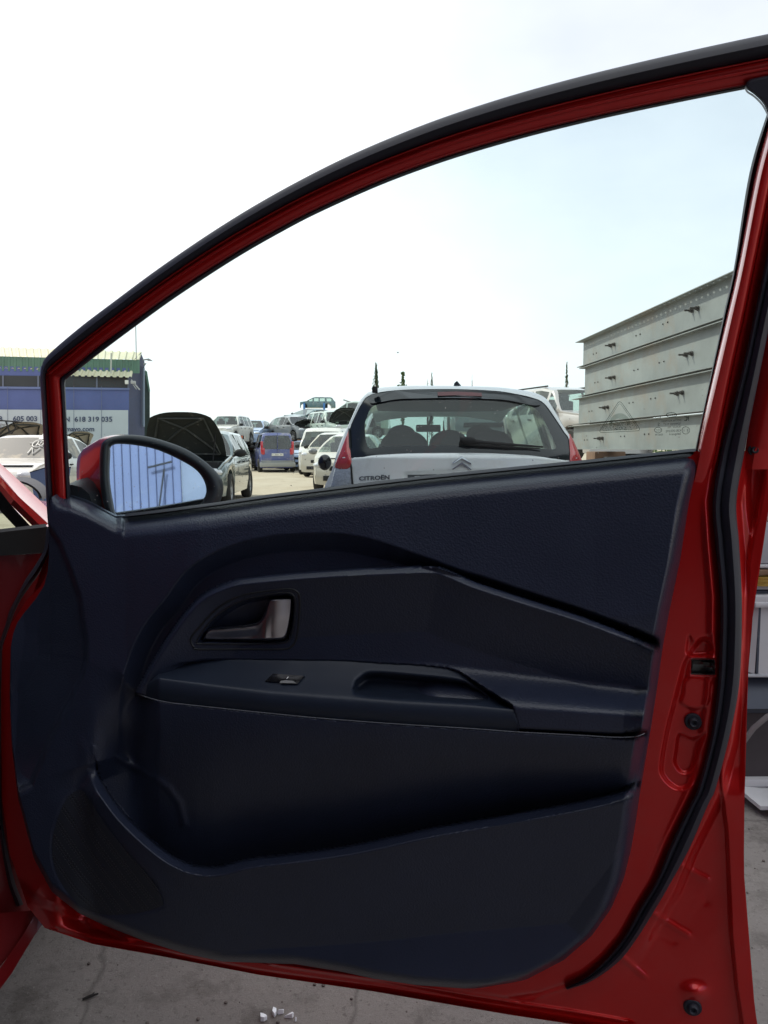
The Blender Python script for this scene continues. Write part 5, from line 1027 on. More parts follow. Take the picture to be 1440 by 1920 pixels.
# little stones and dust lying on the concrete
pb = MB(); r3 = random.Random(11)
for _ in range(900):
    x, y = r3.uniform(-1.2, 2.2), r3.uniform(1.2, 3.2); s = r3.choice([.0015, .002, .003, .0045]) * r3.uniform(.7, 1.3); pb.ell((x, y, .004 + s * .5), (s, s * r3.uniform(.7, 1.3), s * .7), 3)
tag(pb.build('gravel_grit', mat('grit', (0.12, 0.10, 0.09), .9, var=(40, .5)), smooth=False), kind='stuff', label='loose grit scattered over the shaded concrete under the door', cat='grit')
def shard(P, lab, t=.004):
    W_ = gnd(np.array([p[0] for p in P]), np.array([p[1] for p in P]), .0052); mb = MB(); Q = W_.copy(); Q[:, 2] += t + np.linspace(0, .006, len(Q)); c = np.vstack([W_, Q]); n_ = len(W_)
    mb.add(c - W_[0], [tuple(range(n_))[::-1], tuple(range(n_, 2 * n_))] + [(i, (i + 1) % n_, n_ + (i + 1) % n_, n_ + i) for i in range(n_)])
    o = mb.build('broken_shard', WSH, smooth=False); o.location = tuple(W_[0]); tag(o, lab, 'shard', 'white plastic shards on the concrete'); return o
WSH = mat('white_plastic', (0.85, 0.86, 0.90), .35)
cv = lambda L_: [(460 + a / 10.286, 1840 + b / 10.286) for a, b in L_]
shard(cv([(290,640),(345,660),(400,700),(420,740),(360,775),(295,775)]), 'square white shard leftmost on the concrete below the door')
shard(cv([(540,525),(600,565),(600,640),(560,700),(520,650)]), 'tall white shard in the middle of the group below the door')
shard(cv([(610,620),(650,592),(745,600),(730,625),(640,640)]), 'thin white splinter touching the tall shard')
shard(cv([(755,705),(905,640),(935,680),(900,715)]), 'wedge shaped white shard rightmost below the door')
shard(cv([(945,765),(980,750),(990,762),(960,778)]), 'tiny white chip right of the wedge shard')
tw_ = empty('twig', tuple(gnd(170, 1876)), label='short black twig on the concrete under the hinge side of the door', cat='twig')
q = MB(); q.tube([(-.014, -.006, .007), (0, .001, .009), (.012, .009, .008)], [.0022, .0028, .0015], 6); q.tube([(.001, .002, .009), (.004, .010, .010)], [.0018, .001], 5); q.build('stem', mat('black_bark', (0.015, 0.013, 0.012), .9), tw_)

# ---- warehouse with the blue front and the phone number sign
def yb(px): return 52.0 + (px / 242.0) * 1.6
SHX = -17.9
wh = empty('blue_warehouse', (-26, 54, 0), label='blue warehouse with cream corrugated roof edges and a white phone number sign', cat='warehouse'); ORG = (-26, 54, 0)
WA, WBp = atY(-300, 840, 50.0), atY(242, 840, 53.6); _wt = WBp - WA; _wt[2] = 0; _wn = np.array([_wt[1], -_wt[0], 0]) / np.linalg.norm(_wt[:2])
def wp_(px, py, dy=0.0): return tuple(inplane(px, py, WA, _wn, dy))
def quad(P, nm, m, par=wh, org=ORG, **k): mb = MB(); mb.add(P, [(0, 1, 2, 3)]); return mb.build(nm, m, par, org, smooth=False, **k)
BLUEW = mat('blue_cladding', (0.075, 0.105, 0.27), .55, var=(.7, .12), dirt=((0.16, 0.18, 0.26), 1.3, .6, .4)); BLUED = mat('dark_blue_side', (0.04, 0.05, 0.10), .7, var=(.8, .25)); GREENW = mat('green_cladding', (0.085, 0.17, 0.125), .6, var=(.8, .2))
CREAM = mat('cream_roof_sheet', (0.58, 0.56, 0.40), .6, var=(.8, .12)); GAP = mat('dark_gap', (0.04, 0.045, 0.05), .8, var=(.5, .3)); SIGNW = mat('sign_white', (0.42, 0.47, 0.50), .5, var=(.6, .05)); STEELG = mat('grey_beam', (0.12, 0.14, 0.20), .6)
quad([wp_(-300, 900), wp_(242, 900), wp_(242, 690), wp_(-300, 683)], 'front_wall', BLUEW)
quad([wp_(-300, 725, .05), wp_(242, 728, .05), wp_(242, 707, .05), wp_(-300, 700, .05)], 'window_band', GAP)
for px in (4, 70, 180, 239): quad([wp_(px, 728, .09), wp_(px + 3, 728, .09), wp_(px + 3, 704, .09), wp_(px, 704, .09)], 'band_post', STEELG)
quad([wp_(-300, 726, .12), wp_(243, 731, .12), wp_(243, 727.5, .12), wp_(-300, 721, .12)], 'rail', mat('pale_blue_rail', (0.12, 0.16, 0.32), .5))
def corr(p00, p01, p10, p11, pitch, amp, nm, m, axis):
    """corrugated sheet between two edges, ribs running from the first edge to the second"""
    p00, p01, p10, p11 = [np.array(p) for p in (p00, p01, p10, p11)]; Lx_ = np.linalg.norm(p01 - p00); k = int(Lx_ / pitch); us = []
    for i in range(k):
        for f, h in ((0, 0), (.55, 0), (.62, 1), (.93, 1)): us.append(((i + f) / k, h * amp))
    us.append((1, 0)); up_ = np.array(axis, float)
    G = [[a * (1 - u) + b * u + up_ * h for u, h in us] for a, b in ((p00, p01), (p10, p11))]; mb = MB(); mb.grid(np.array(G)); return mb.build(nm, m, wh, ORG, smooth=False)
def dz(p, dy, dzz): return (p[0], p[1] + dy, p[2] + dzz)
a0, a1 = wp_(-300, 662), wp_(261, 676); corr(a0, a1, dz(atY(-300, 640, 54.5), 0, 0), dz(atY(266, 661, 56.0), 0, 0), .45, .07, 'upper_roof', CREAM, (0, -.5, 1))
a0, a1 = atY(-300, 695, 51.5), atY(247, 708, 53.1); corr(a0, a1, wp_(-300, 684), wp_(249, 697), .42, .07, 'lower_awning', CREAM, (0, -.5, 1))
corr(wp_(-300, 690, -.02), wp_(262, 700, -.02), wp_(-300, 660, -.02), wp_(262, 675, -.02), .38, .05, 'green_wall', GREENW, (0, -1, 0))
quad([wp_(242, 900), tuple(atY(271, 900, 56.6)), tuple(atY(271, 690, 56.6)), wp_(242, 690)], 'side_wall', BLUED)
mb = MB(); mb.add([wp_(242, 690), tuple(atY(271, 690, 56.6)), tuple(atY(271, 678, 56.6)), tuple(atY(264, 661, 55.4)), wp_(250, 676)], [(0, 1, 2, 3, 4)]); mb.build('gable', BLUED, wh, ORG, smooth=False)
quad([wp_(-300, 900, .10), wp_(240.5, 900, .10), wp_(240.5, 769, .10), wp_(-300, 766.5, .10)], 'sign_board', SIGNW)
for px in (-60, 14, 76, 138, 190): quad([wp_(px, 900, .13), wp_(px + .8, 900, .13), wp_(px + .8, 724, .13), wp_(px, 724, .13)], 'panel_seam', STEELG)
INK = mat('sign_ink', (0.03, 0.045, 0.10), .6)
def sign(body, px, py, size, sx=1.0, off=.0):
    t = text_mb(body, size, lambda x, y: np.array(wp_(px + x, py - y, .15)), sx=sx, off=off); t.build('sign_lettering', INK, wh, ORG, smooth=False)
sign('618 319 035', 139.5, 790.5, 13.2, 1.07, .25); sign('605 003', 24, 789.5, 13.2, 1.07, .25); sign('B', -3, 789.5, 13.2, 1.0, .25); sign('N', 121, 790.5, 13.2, 1.0, .25)
sign('mayo.com', 123, 808.5, 12.5, 1.04, .25); sign('www.desgu', 19, 808, 12.5, .95, .25); sign('¿', 68, 814, 10)
q = MB(); 
for P in ([(139, 700, .3), (139, 662, .3)],):
    q.tube([wp_(*P[0]), wp_(*P[1])], .06, 6)
q.build('downpipe', mat('pale_pipe', (0.45, 0.47, 0.42), .6), wh, ORG)
q = MB(); q.tube([wp_(208, 700, .5), wp_(208.5, 662, .5)], .05, 6); q.build('drain_pipe', MATS['pale_pipe'], wh, ORG)
q = MB(); q.tube([tuple(atY(256, 695, 54.0)), tuple(atY(254.5, 612, 54.0))], .035, 6); q.build('aerial_mast', mat('mast_grey', (0.35, 0.36, 0.36), .6), wh, ORG)
q = MB(); q.tube([tuple(atY(269, 690, 55.9)), tuple(atY(269, 800, 55.9))], .10, 8); q.build('corner_pipe', mat('blue_grey_pipe', (0.20, 0.25, 0.33), .5), wh, ORG)
q = MB(); q.tube([wp_(246, 712, .6), wp_(250, 717, .6), wp_(262, 731, .6)], .05, 6); q.tube([wp_(246, 716, .6), wp_(256, 730, .6)], .03, 5); q.box(wp_(250, 717, .6), (.16, .1, .1), bev=.03); q.build('wall_lamp', MATS['mast_grey'], wh, ORG)
q = MB(); q.box(wp_(237.5, 716.5, .4), (.12, .05, .14), bev=.03); q.build('lamp_box', PLATE, wh, ORG)
fl = MB(); fl.tube([tuple(atY(268, 675, 55.5)), tuple(atY(276, 674, 55.5))], .05, 6); fl.add(np.array([atY(272, 673, 55.5), atY(279, 672, 55.5), atY(287, 677, 55.5), atY(278, 677, 55.5)]), [(0, 1, 2, 3)]); fl.add(np.array([atY(268, 681, 55.4), atY(275, 681, 55.4), atY(271, 687, 55.4)]), [(0, 1, 2)]); fl.build('floodlight', MATS['mast_grey'], wh, ORG, smooth=False)
# body behind so that it is a closed building
bb_ = MB(); A_, B_ = atY(-300, 900, 50.2 + 0), atY(242, 900, 53.65)
bb_.add([(A_[0], 54.6, 0), (-19.9, 57.3, 0), (-19.9, 57.3, 6.5), (A_[0], 54.6, 6.5)], [(0, 1, 2, 3)]); bb_.build('back_wall', BLUED, wh, ORG, smooth=False)
w2 = empty('second_shed', (-18.6, 60, 0), label='narrow dark shed with a green roof edge right behind the blue warehouse', cat='shed')
q = MB(); P = [tuple(atY(x, y, 60)) for x, y in ((262, 900), (281, 900), (281, 735), (279, 722), (273, 697), (262, 704))]; q.prism(P, (-1.35, 4, 0)); q.build('walls', mat('dark_green_wall', (0.035, 0.055, 0.05), .7, var=(2, .2)), w2, (-18.6, 60, 0), smooth=False)
q = MB(); P = [tuple(atY(x, y, 59.8)) for x, y in ((268, 700), (273, 694), (276, 697), (281.5, 733), (279, 735), (273, 703))]; q.prism(P, (-1.4, 4.3, 0)); q.build('roof', GREENW, w2, (-18.6, 60, 0), smooth=False)

# ---- blue workshop behind the camera (seen in the wing mirror) and a tall unseen block added on the left to shade the apron
BC = mat('bright_blue_cladding', (0.24, 0.30, 0.58), .42, var=(.5, .10), dirt=((0.36, 0.42, 0.62), .9, .55, .5)); BC2 = mat('pale_blue_wall', (0.30, 0.36, 0.55), .7, var=(1.2, .12), bump=('noise', 3, .3, .02)); SEAM = mat('cladding_seam', (0.03, 0.05, 0.16), .6)
Dm = vr.copy(); cW = Pm + Dm * 19.0; cW[2] = 0; nW = -np.array([Dm[0], Dm[1], 0]); nW /= np.linalg.norm(nW); an_ = R(14); nW = np.array([nW[0] * math.cos(an_) - nW[1] * math.sin(an_), nW[0] * math.sin(an_) + nW[1] * math.cos(an_), 0]); tW = np.array([-nW[1], nW[0], 0])
ws_ = empty('blue_workshop', tuple(cW), label='bright blue clad workshop reflected in the wing mirror', cat='workshop')
def wq(u0, u1, z0, z1, off, nm, m): mb = MB(); mb.add([cW + tW * u + nW * off + np.array([0, 0, z]) for u, z in ((u0, z0), (u1, z0), (u1, z1), (u0, z1))], [(0, 1, 2, 3)]); return mb.build(nm, m, ws_, cW, smooth=False)
wq(-9, -.55, 0, 8, 0, 'plain_wall', BC2)
wq(-.55, 9, 0, 8, .02, 'clad_wall', BC)
mb = MB()
for k in range(48):
    u = -.55 + k * .21; mb.add([cW + tW * a + nW * o_ + np.array([0, 0, z]) for z in (0, 8) for a, o_ in ((u, .02), (u + .006, .045), (u + .020, .045), (u + .026, .02))], [(0, 1, 5, 4), (1, 2, 6, 5), (2, 3, 7, 6)])
mb.build('cladding_ribs', SEAM, ws_, cW, smooth=False)
mb = MB(); mb.tube([cW + tW * -.15 + nW * .15 + np.array([0, 0, 3.15]), cW + tW * .25 + nW * .15 + np.array([0, 0, .8])], .022, 6); mb.tube([cW + tW * -.35 + nW * .15 + np.array([0, 0, 3.32]), cW + tW * .25 + nW * .15 + np.array([0, 0, 3.20])], .028, 6); mb.build('awning_arm', DARK, ws_, cW)
tl = empty('added_shade_block', (-9.3, 0, 0), label='tall blue grey block added out of view left of the camera to shade the concrete', cat='workshop')
mb = MB(); mb.box((0, -.5, 5.6), (2.4, 11.3, 5.6)); mb.build('walls', BLUEW, tl, smooth=False); mb = MB(); mb.box((0, -.5, 11.3), (2.6, 11.5, .1)); mb.build('roof', CREAM, tl, smooth=False)

# ---- open garage added unseen behind the camera to block sky and darken reflections
gx = empty('blocker', (-2.2, -4.1, 0), label='grey garage with a dark open bay added unseen behind the camera to darken reflections', cat='blocker')
gx.scale = (.72, 1, .92)
GW = mat('blocker_wall', (0.16, 0.16, 0.17), .8, var=(1, .15))
for nm, c, h, m_x in (('pier', (-5.6, 0, 3.2), (.8, .3, 3.2), GW), ('pier', (5.6, 0, 3.2), (.35, .3, 3.2), GW), ('lintel', (0.25, 0, 5.7), (5.05, .3, .7), GW), ('back_wall', (0.1, -6, 2.9), (5.9, .2, 2.9), DARK), ('side_wall', (-5.9, -3.1, 2.9), (.2, 2.8, 2.9), DARK), ('side_wall', (5.7, -3.1, 2.9), (.2, 2.8, 2.9), DARK), ('roof', (0.0, -3.1, 6.5), (6.3, 3.5, .1), GW)):
    mb = MB(); mb.box(c, h); mb.build(nm, m_x, gx, smooth=False)
# ---- stacked steel girders
def gpt(px, py):
    """point on the vertical plane of the girder webs"""
    d = ray(px, py); P0 = np.array([3.50, 13.5, 0]); P1 = np.array([3.78, 8.25, 0]); t_ = P1 - P0; n_ = np.array([t_[1], -t_[0], 0]); k = ((P0 - CAM) @ n_) / (d @ n_); return CAM + d * k
GP0 = np.array([3.50, 13.5, 0]); GP1 = np.array([3.78, 8.25, 0]); gt = (GP1 - GP0) / np.linalg.norm(GP1 - GP0); gn = np.array([gt[1], -gt[0], 0]); 
if gn[0] > 0: gn = -gn
GALV = mat('galvanised_steel', (0.25, 0.27, 0.262), .55, .25, var=(1.6, .24), dirt=((0.27, 0.22, 0.17), 1.1, .54, .55), bump=('noise', 20, .12, .004)); GALVU = GALV
HOLE = mat('hole_dark', (0.02, 0.02, 0.02), .9)
lv = [(648.5, 502), (697, 594), (752, 676), (802, 759), (849, 836)]  # flange heights at px 1085 and px 1355-1375 (left, right)
zl = [gpt(1088, y)[2] for y, _ in lv]; zr = [gpt(x, y)[2] for x, y in ((1376, 503), (1356, 593.5), (1336, 684), (1318, 766), (1301, 838))]
zz = [(a + b) / 2 for a, b in zip(zl, zr)]; print('girder z', [round(x, 2) for x in zl], [round(x, 2) for x in zr])
names = ['topmost steel girder of the stack, warm grey', 'second steel girder from the top of the stack', 'third steel girder from the top of the stack', 'lowest pale steel girder of the stack']
endx = [1091, 1095, 1085, 1076]
for i in range(4):
    zt_, zb_ = zz[i] - .012, zz[i + 1] + .012; e = gpt(endx[i], 760); s0 = (e - GP0) @ gt; Lg = 12.0
    o0 = GP0 + gt * s0; o0[2] = 0
    gg = empty('steel_girder', tuple(o0 + np.array([0, 0, zb_])), label=names[i], cat='girder', group='steel girders in the stack')
    h = zt_ - zb_
    def loc(s, w_, z): return tuple(gt * s + gn * w_ + np.array([0, 0, z]))
    mb = MB(); c_ = gt * Lg / 2 + np.array([0, 0, h / 2]) - gn * .012; ang = math.atan2(gt[1], gt[0]); mb.box(tuple(c_), (Lg / 2, .006, h / 2 - .010), ang); mb.build('web', GALV, gg, smooth=False)
    for nm, z in (('top_flange', h - .006), ('bottom_flange', .006)):
        mb = MB(); zt2 = z; ext = .07 if i != 2 else .14
        if nm == 'top_flange':  # flange with slots along its rim
            k = int((Lg) / .145); fw = .12 if i == 0 else .085
            for j in range(k):
                s1 = -ext + j * .145
                for (sa_, sb_, w0, w1) in ((s1, s1 + .145, .02, fw * .42), (s1, s1 + .145, fw * .68, fw), (s1, s1 + .10, fw * .42, fw * .68), (s1, s1 + .145, -fw, .02)):
                    a = [loc(sa_, w0, zt2 - .005), loc(sb_, w0, zt2 - .005), loc(sb_, w1, zt2 - .005), loc(sa_, w1, zt2 - .005)]; b = [(p[0], p[1], p[2] + .010) for p in a]; mb.add(a + b, [(0, 1, 2, 3), (4, 7, 6, 5), (0, 4, 5, 1), (3, 2, 6, 7), (0, 3, 7, 4), (1, 5, 6, 2)])
        else: c_ = gt * (Lg - ext) / 2 + np.array([0, 0, z]) - gn * .01; mb.box(tuple(c_), ((Lg + ext) / 2, .095, .005), ang)
        mb.build(nm, GALV, gg, smooth=False)
    specs = [[(1149, 647, 2), (1303, 580, 2), (1115, 663, 0), (1196, 628, 0), (1247, 606, 0)], [(1149, 708, 2), (1292, 664, 2), (1118, 717, 0), (1192, 693.5, 0), (1240, 679, 0)], [(1137, 764, 2), (1275, 737, 2), (1107, 771, 0), (1224, 747, 0), (1183, 755, 0)], [(1127, 822, 2), (1098, 825, 0), (1167, 818, 0), (1212, 814, 0)]][i]
    mb = MB(); hb = MB()
    for px, py, kk_ in specs:
        for dx in (-.075, .075):
            c = gpt(px, py) - (o0 + np.array([0, 0, zb_])) + gt * dx + np.array([0, 0, dx * .0])
            if kk_:
                mb.tube([c - gn * .01, c + gn * .10], .012, 6); mb.tube([c + gn * .002, c + gn * .012], .032, 8); mb.tube([c + gn * .02, c + gn * .04], .024, 6)
            else: hb.tube([c + gn * -.004, c + gn * .003], .011, 8)
    mb.build('bolts', mat('bolt_metal%d' % i, (0.13, 0.12, 0.11), .5, .7), gg); hb.build('bolt_holes', HOLE, gg)
rb = empty('girder_support', tuple(GP0 + gt * 1.0), label='dark stack of rusty beams that the pale girders rest on', cat='support')
for k in range(3):
    mb = MB(); c = gt * (.2 + k * 3.4) + np.array([0, 0, (zz[4] - .02) / 2]); mb.box(tuple(c), (.22, .25, (zz[4] - .02) / 2), math.atan2(gt[1], gt[0]), .02); mb.build('block', RUST, rb)
mb = MB(); r4 = random.Random(4)
for k in range(60): c = gt * r4.uniform(-.5, 9) + gn * r4.uniform(-.1, .3) + np.array([0, 0, zz[4] - .09 - r4.random() * .25]); mb.box(tuple(c), (r4.uniform(.05, .5), r4.uniform(.03, .1), r4.uniform(.02, .05)), math.atan2(gt[1], gt[0]) + r4.uniform(-.3, .3), 0)
mb.build('scrap_layer', mat('dark_scrap', (0.05, 0.05, 0.05), .8, var=(9, .5)), rb, smooth=False)

# ---- trees on the horizon
LEAF = mat('cypress_leaf', (0.035, 0.065, 0.025), .8, var=(1.5, .35)); LEAF2 = mat('pine_leaf', (0.07, 0.11, 0.035), .8, var=(1.5, .35)); BARK = mat('bark', (0.10, 0.075, 0.05), .9)
def tree(name, px, ytop, D_, wpx, lab, m=LEAF, conical=True, n_=900, seed=1):
    base_ = atY(px, 840, D_); base_[2] = 0; ztop = atY(px, ytop, D_)[2]; rad = wpx / F * D_ / 2; root = empty(name, tuple(base_), label=lab, cat='tree'); r5 = random.Random(seed)
    tk = MB(); tk.tube([(0, 0, 0), (.05, 0, ztop * .5), (0, 0, ztop * .93)], [.22, .14, .03], 7)
    for k in range(7):
        z = ztop * (.25 + .09 * k); a = k * 2.4; tk.tube([(0, 0, z), (math.cos(a) * rad * .7, math.sin(a) * rad * .7, z + rad * .9)], [.05, .015], 5)
    tk.build('trunk', BARK, root)
    mb = MB(); lump = [(r5.uniform(0, 6.28), r5.uniform(.1, .95), r5.uniform(.7, 1.3)) for _ in range(14)]
    for _ in range(n_):
        if conical: h = r5.random() ** .85; rr = rad * (min(1, (1 - h) * 2.6 + .06)) * (min(1, h * 5 + .5))
        else: h = .30 + .70 * r5.random(); rr = rad * math.sin(math.pi * min(1, (1 - h) / .72 + .10)) ** .7 * (.6 + .4 * math.sin(h * 23 + seed))
        a = r5.uniform(0, 6.28); q_ = rr * math.sqrt(r5.random()) * (1 + .25 * math.sin(3 * a + h * 14)); z = ztop * (.06 + .94 * h) if conical else ztop * h
        c = np.array([q_ * math.cos(a), q_ * math.sin(a), z]); s = rad * (r5.uniform(.22, .5) if conical else r5.uniform(.16, .34)); u = np.array([r5.gauss(0, 1) for _ in range(3)]); u /= np.linalg.norm(u); v_ = np.cross(u, [r5.gauss(0, 1) for _ in range(3)]); v_ /= np.linalg.norm(v_)
        if conical: u = u * .6 + np.array([0, 0, 1.0])
        mb.add([c - u * s, c + v_ * s * (.3 if conical else .6), c + u * s, c - v_ * s * (.3 if conical else .6)], [(0, 1, 2, 3)])
    mb.build('crown', m, root, smooth=False)
tree('cypress_tree', 705, 683, 75, 17, 'tallest dark cypress rising left of the white hatchback roof', seed=1)
tree('pine_tree', 755, 698, 90, 22, 'small bushy pine with see-through crown above the white hatchback roof', LEAF2, False, 700, seed=2)
tree('cypress_tree', 809, 700, 95, 11, 'short cypress between the bushy pine and the roof aerial', seed=3, n_=500)
tree('pine_tree', 801, 712, 98, 7, 'tiny shrubby tree left of the short cypress', LEAF2, False, 260, seed=6)
tree('cypress_tree', 884, 701, 110, 5, 'thin far cypress above the middle of the white hatchback roof', seed=4, n_=300)
tree('cypress_tree', 1060, 680, 80, 12, 'dark cypress standing behind the silver off-roader', seed=5, n_=600)
tree('cypress_tree', 541, 806, 160, 4, 'tiny distant cypress right of the left stack', seed=7, n_=200)
# far scrub line so that the horizon is not bare
tr = MB(); r6 = random.Random(8)
for k in range(2600):
    x = r6.uniform(-110, 110); z = abs(r6.gauss(0, 1)) * .5 + .05 + .3 * math.sin(x * .2) ** 2; s = r6.uniform(.15, .5); y = 140 + r6.uniform(-3, 3); a = r6.uniform(0, 3); tr.add([(x - s * math.cos(a), y - s * math.sin(a), z), (x, y, z - s * .6), (x + s * math.cos(a), y + s * math.sin(a), z), (x, y, z + s * .7)], [(0, 1, 2, 3)])
tag(tr.build('far_scrub', LEAF2, smooth=False), kind='stuff', label='low scrub along the far edge of the scrap yard', cat='scrub')

# ---- small things round the van and the stacks
def placed(name, px, py, Y, lab, cat, group=None): p = pt(px, py, Y); return empty(name, p, label=lab, cat=cat, group=group), p
e, p = placed('brown_board', 640, 835, 31.8, 'brown chipboard sheet standing behind the white pickup', 'board'); q = MB(); q.box((-.1, 0, .0), (.85, .03, .34)); q.build('sheet', mat('chipboard', (0.33, 0.19, 0.10), .8, var=(2, .12)), e, smooth=False); q = MB(); q.box((0.0, .1, -.95), (.05, .05, .6)); q.build('leg', RUST, e, smooth=False)
e, p = placed('white_crate', 596, 822, 32.5, 'plain white box standing left of the brown chipboard', 'box'); q = MB(); q.box((0, 0, 0), (.26, .25, .32), bev=.02); q.build('panel', P_WHITE, e); q = MB(); q.box((0, 0, -.7), (.2, .2, .38)); q.build('base', P_WHITE, e, smooth=False)
e, p = placed('scrap_cage', 520, 815, 48, 'yellow green cage frame with scrap behind the blue van roof', 'cage'); q = MB()
for x in (-.8, 0, .8): q.box((x, 0, -.1), (.05, .4, .35))
q.box((0, 0, .25), (.85, .4, .04)); q.box((0, 0, -.3), (.85, .4, .04)); q.box((0, .3, -.7), (.8, .05, .4)); q.build('frame', mat('yellow_green_metal', (0.38, 0.38, 0.16), .6), e, smooth=False)
q = MB()
for k in range(14): q.box((r6.uniform(-.7, .7), r6.uniform(-.3, .3), r6.uniform(-.25, .15)), (.14, .12, .07), r6.uniform(0, 3), .02)
q.build('scrap', P_SILVER, e)
e, p = placed('yellow_post', 499, 812, 46, 'bright yellow upright post beside the yellow frame', 'post'); q = MB(); q.box((0, 0, -.6), (.10, .10, .85), bev=.02); q.build('upright', mat('yellow_paint', (0.65, 0.55, 0.05), .5), e)
e, p = placed('orange_lamp', 451, 820, 37.0, 'orange lamp unit hanging in the dark wrecks of the left stack', 'lamp unit'); q = MB(); q.box((0, 0, 0), (.11, .06, .07), bev=.02); q.build('lens', mat('orange_plastic', (0.60, 0.13, 0.05), .3), e); q = MB(); q.box((0, .1, 0), (.14, .04, .09)); q.build('backing', DARK, e, smooth=False)
e, p = placed('bent_metal_rack', 16, 800, 17.5, 'black bent metal frame in front of the phone number sign', 'metal rack'); q = MB()
for P in ([(-.20, 0, .14), (.22, 0, .11)], [(-.06, 0, .13), (.03, 0, -.16)], [(.10, 0, .12), (.16, 0, -.02), (.06, 0, -.16)], [(.12, 0, .11), (.30, 0, .10)], [(-.02, 0, -.3), (.02, 0, -.9)]): q.tube(P, .018, 6)
q.build('bars', DARK, e)
bd = empty('flying_bird', pt(746, 661, 60), label='small dark bird flying in the pale sky above the bushy pine', cat='bird'); q = MB(); q.ell((0, 0, 0), (.06, .13, .05), 6); q.add([(0, .04, .02), (0, -.06, .02), (-.20, -.02, .07), (0, .04, .02), (0, -.06, .02), (.20, -.02, .07)], [(0, 1, 2), (3, 5, 4)]); q.build('body_and_wings', DARK, bd)

for k_, (px_, py_, Y_, w__, lab_) in enumerate([(478, 832, 44, 2.2, 'dark scrap heap of engine parts at the foot of the left stack'), (560, 826, 41, 2.0, 'grey scrap heap between the dark grey hatchback and the white delivery van'), (612, 815, 44, 2.6, 'brown and grey scrap heap under the green off-roader'), (520, 806, 56, 4.0, 'mixed scrap heap on the skyline behind the blue van')]):
    p_ = pt(px_, py_, Y_); hp_ = empty('scrap_heap', (p_[0], p_[1], 0), label=lab_, cat='scrap heap', group='scrap heaps in the yard'); top_z = p_[2]
    for nm_, mt_ in (('dark_scrap', DARK), ('grey_scrap', P_GREY), ('pale_scrap', P_SILVER), ('rusty_scrap', RUST)):
        q = MB()
        for _ in range(34):
            u_ = r6.uniform(-1, 1); z_ = r6.random() ** .8 * top_z * (1 - .45 * u_ * u_); q.box((u_ * w__ / 2, r6.uniform(-.7, .7), z_), (r6.uniform(.05, .34), r6.uniform(.05, .3), r6.uniform(.02, .14)), r6.uniform(0, 3), 0, Matrix.Rotation(r6.uniform(-.7, .7), 3, 'X'))
        for _ in range(5): a_ = np.array([r6.uniform(-.5, .5) * w__, r6.uniform(-.5, .5), r6.uniform(.3, 1) * top_z]); q.tube([a_, a_ + np.array([r6.uniform(-.6, .6), r6.uniform(-.3, .3), r6.uniform(-.2, .35)])], .03, 5)
        q.build(nm_, mt_, hp_, smooth=False)
# ---- things at the right edge, beyond the shut face of the door
YR = 2.30
def xr(px, Y=YR): return (px - 720) / F * Y
shf = empty('steel_bench', (1.5, 2.6, 0), label='low grey steel bench at the right edge carrying white bins', cat='bench')
LG = mat('light_grey_steel', (0.42, 0.43, 0.45), .5, var=(6, .08)); DG = mat('dark_blue_grey', (0.05, 0.06, 0.085), .5, var=(8, .2), dirt=((0.2, 0.2, 0.22), 14, .6, .4)); WB = mat('white_bin_plastic', (0.55, 0.55, 0.56), .5, var=(8, .08), dirt=((0.2, 0.18, 0.16), 20, .66, .4))
def zof(py, Y=YR): return float(atY(1420, py, Y)[2])
def slab(nm, m, y0, y1, par, x0=1392, x1=1700, Y=YR, dep=.5, org=None, bev=.006): 
    z1, z0 = zof(y0, Y), zof(y1, Y); mb = MB(); mb.box(((xr(x0, Y) + xr(x1, Y)) / 2, Y + dep / 2, (z0 + z1) / 2), ((xr(x1, Y) - xr(x0, Y)) / 2, dep / 2, (z1 - z0) / 2), bev=bev); return mb.build(nm, m, par, org)
O1 = (1.5, 2.6, 0)
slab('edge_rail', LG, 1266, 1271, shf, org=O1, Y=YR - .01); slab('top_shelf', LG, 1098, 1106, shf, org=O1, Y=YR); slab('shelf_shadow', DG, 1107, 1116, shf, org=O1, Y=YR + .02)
for dx in (.35, .85):
    mb = MB(); mb.box((1.25 + dx, 2.7, .36), (.03, .03, .36), bev=.005); mb.build('leg', DG, shf, O1)
bn_ = empty('white_bin', (1.25, 2.45, 0), label='white plastic bin with a ribbed lid standing on the grey bench', cat='bin'); O2 = (1.25, 2.45, 0)
mb = MB(); z1, z0 = zof(1137), zof(1264); mb.add([(xr(1413), YR + .02, z1), (xr(1433), YR, z1), (xr(1430), YR, z0 + .0), (xr(1405), YR + .02, z0 + .012), (xr(1413), YR + .3, z1), (xr(1405), YR + .3, z0)], [(0, 1, 2, 3), (0, 3, 5, 4)]); mb.build('bin_side', WB, bn_, O2, smooth=False)
mb = MB(); mb.box((xr(1433) + .003, YR + .01, (z0 + z1) / 2), (.0035, .01, (z1 - z0) / 2 - .002)); mb.build('groove', DG, bn_, O2, smooth=False)
mb = MB(); mb.box((xr(1437) + .25, YR + .15, (z0 + z1) / 2), (.25, .15, (z1 - z0) / 2)); mb.build('bin_body', WB, bn_, O2, smooth=False)
slab('lid', WB, 1117, 1134, bn_, x0=1411, org=O2, Y=YR - .012, dep=.32); slab('lid_rib', WB, 1130, 1140, bn_, x0=1426, org=O2, Y=YR - .02, dep=.3)
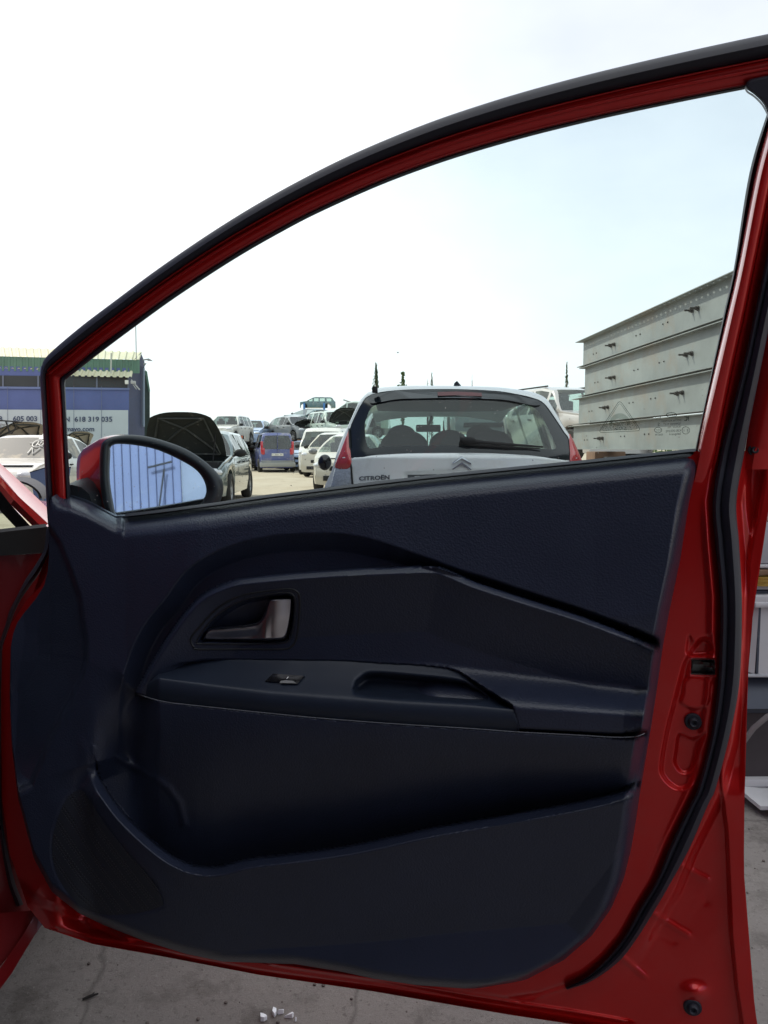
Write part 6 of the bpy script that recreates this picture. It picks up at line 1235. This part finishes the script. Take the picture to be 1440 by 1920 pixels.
ap_ = empty('grey_cabinet', (1.6, 2.5, 0), label='grey metal cabinet panel at the right edge above the yellow strap', cat='cabinet'); O3 = (1.6, 2.5, 0); slab('door_panel', LG, 979, 1057, ap_, x0=1422, org=O3, Y=YR + .05); slab('upper_panel', mat('pale_pink_panel', (0.55, 0.45, 0.43), .5), 900, 977, ap_, x0=1430, org=O3, Y=YR + .06); slab('lower_strip', WB, 1059, 1066, ap_, x0=1420, org=O3, Y=YR + .04)
stp = empty('yellow_strap', (xr(1440), YR + .06, zof(1098)), label='rolled yellow ratchet strap lying on the top shelf', cat='strap'); mb = MB()
for k in range(4): mb.lathe([(0 + .007 * k, .075 - .004 * (k % 2)), (.006 + .007 * k, .077 - .004 * (k % 2))], (0, 0, 0), 'z', 30)
mb.lathe([(0, .070), (.028, .070)], (0, 0, 0), 'z', 24); mb.build('webbing', mat('yellow_webbing', (0.50, 0.33, 0.07), .8, bump=('noise', 200, .5, .002), var=(60, .2)), stp)
mb = MB(); mb.box((.0, -.02, .035), (.05, .02, .008), .4, .004); mb.build('buckle', RUST, stp)
bp = empty('grey_bumper', (1.55, 2.3, 0), label='dirty dark grey plastic bumper lying on the pallet at the right edge', cat='bumper'); O4 = (1.55, 2.3, 0)
G = []
for py, dy in ((1272, .06), (1285, .02), (1300, .0), (1325, -.02), (1331, .01), (1380, .03), (1440, .03), (1478, .05)):
    z = zof(py, YR); G.append([(x, YR + dy + .1 * (x - 1.1) ** 2, z) for x in np.linspace(xr(1385), xr(1900), 14)])
mb = MB(); mb.grid(np.array(G)); mb.build('skin', DG, bp, O4); mb = MB(); mb.tube([(xr(1380), YR - .02, zof(1412)), (xr(1402), YR - .03, zof(1388)), (xr(1422), YR - .035, zof(1357)), (xr(1445), YR - .04, zof(1335)), (xr(1500), YR - .04, zof(1315))], .0085, 8); mb.build('hose', mat('grey_hose', (0.17, 0.15, 0.15), .6), bp, O4)
mb = MB(); mb.grid(np.array([[(x, YR + .012 + .1 * (x - 1.1) ** 2, zof(py)) for x in np.linspace(xr(1385), xr(1900), 10)] for py in (1340, 1478)])); mb.build('lower_cover', mat('brown_grey_plastic', (0.045, 0.035, 0.038), .7, var=(10, .2)), bp, O4)
pl_ = empty('white_pallet', (1.6, 2.5, 0), label='white plastic pallet on the ground under the grey bumper', cat='pallet'); O5 = (1.6, 2.5, 0)
mb = MB(); mb.box((xr(1397) + .3, YR + .32, .062), (.32, .33, .012), bev=.004)
mb.build('deck', WB, pl_, O5)
for k, xx_ in enumerate((1415, 1470)):
    mb = MB(); mb.box((xr(xx_) + .05, YR + .05, .03), (.03, .05, .022), bev=.003); mb.build('foot', WB, pl_, O5)
mb = MB(); mb.prism([(xr(1396), YR + .02, .045), (xr(1414), YR - .12, .03), (xr(1428), YR - .12, .03), (xr(1440), YR - .16, .025), (xr(1560), YR - .3, .025), (xr(1560), YR + .3, .045)], (0, 0, .012)); mb.build('lip', WB, pl_, O5, smooth=False)
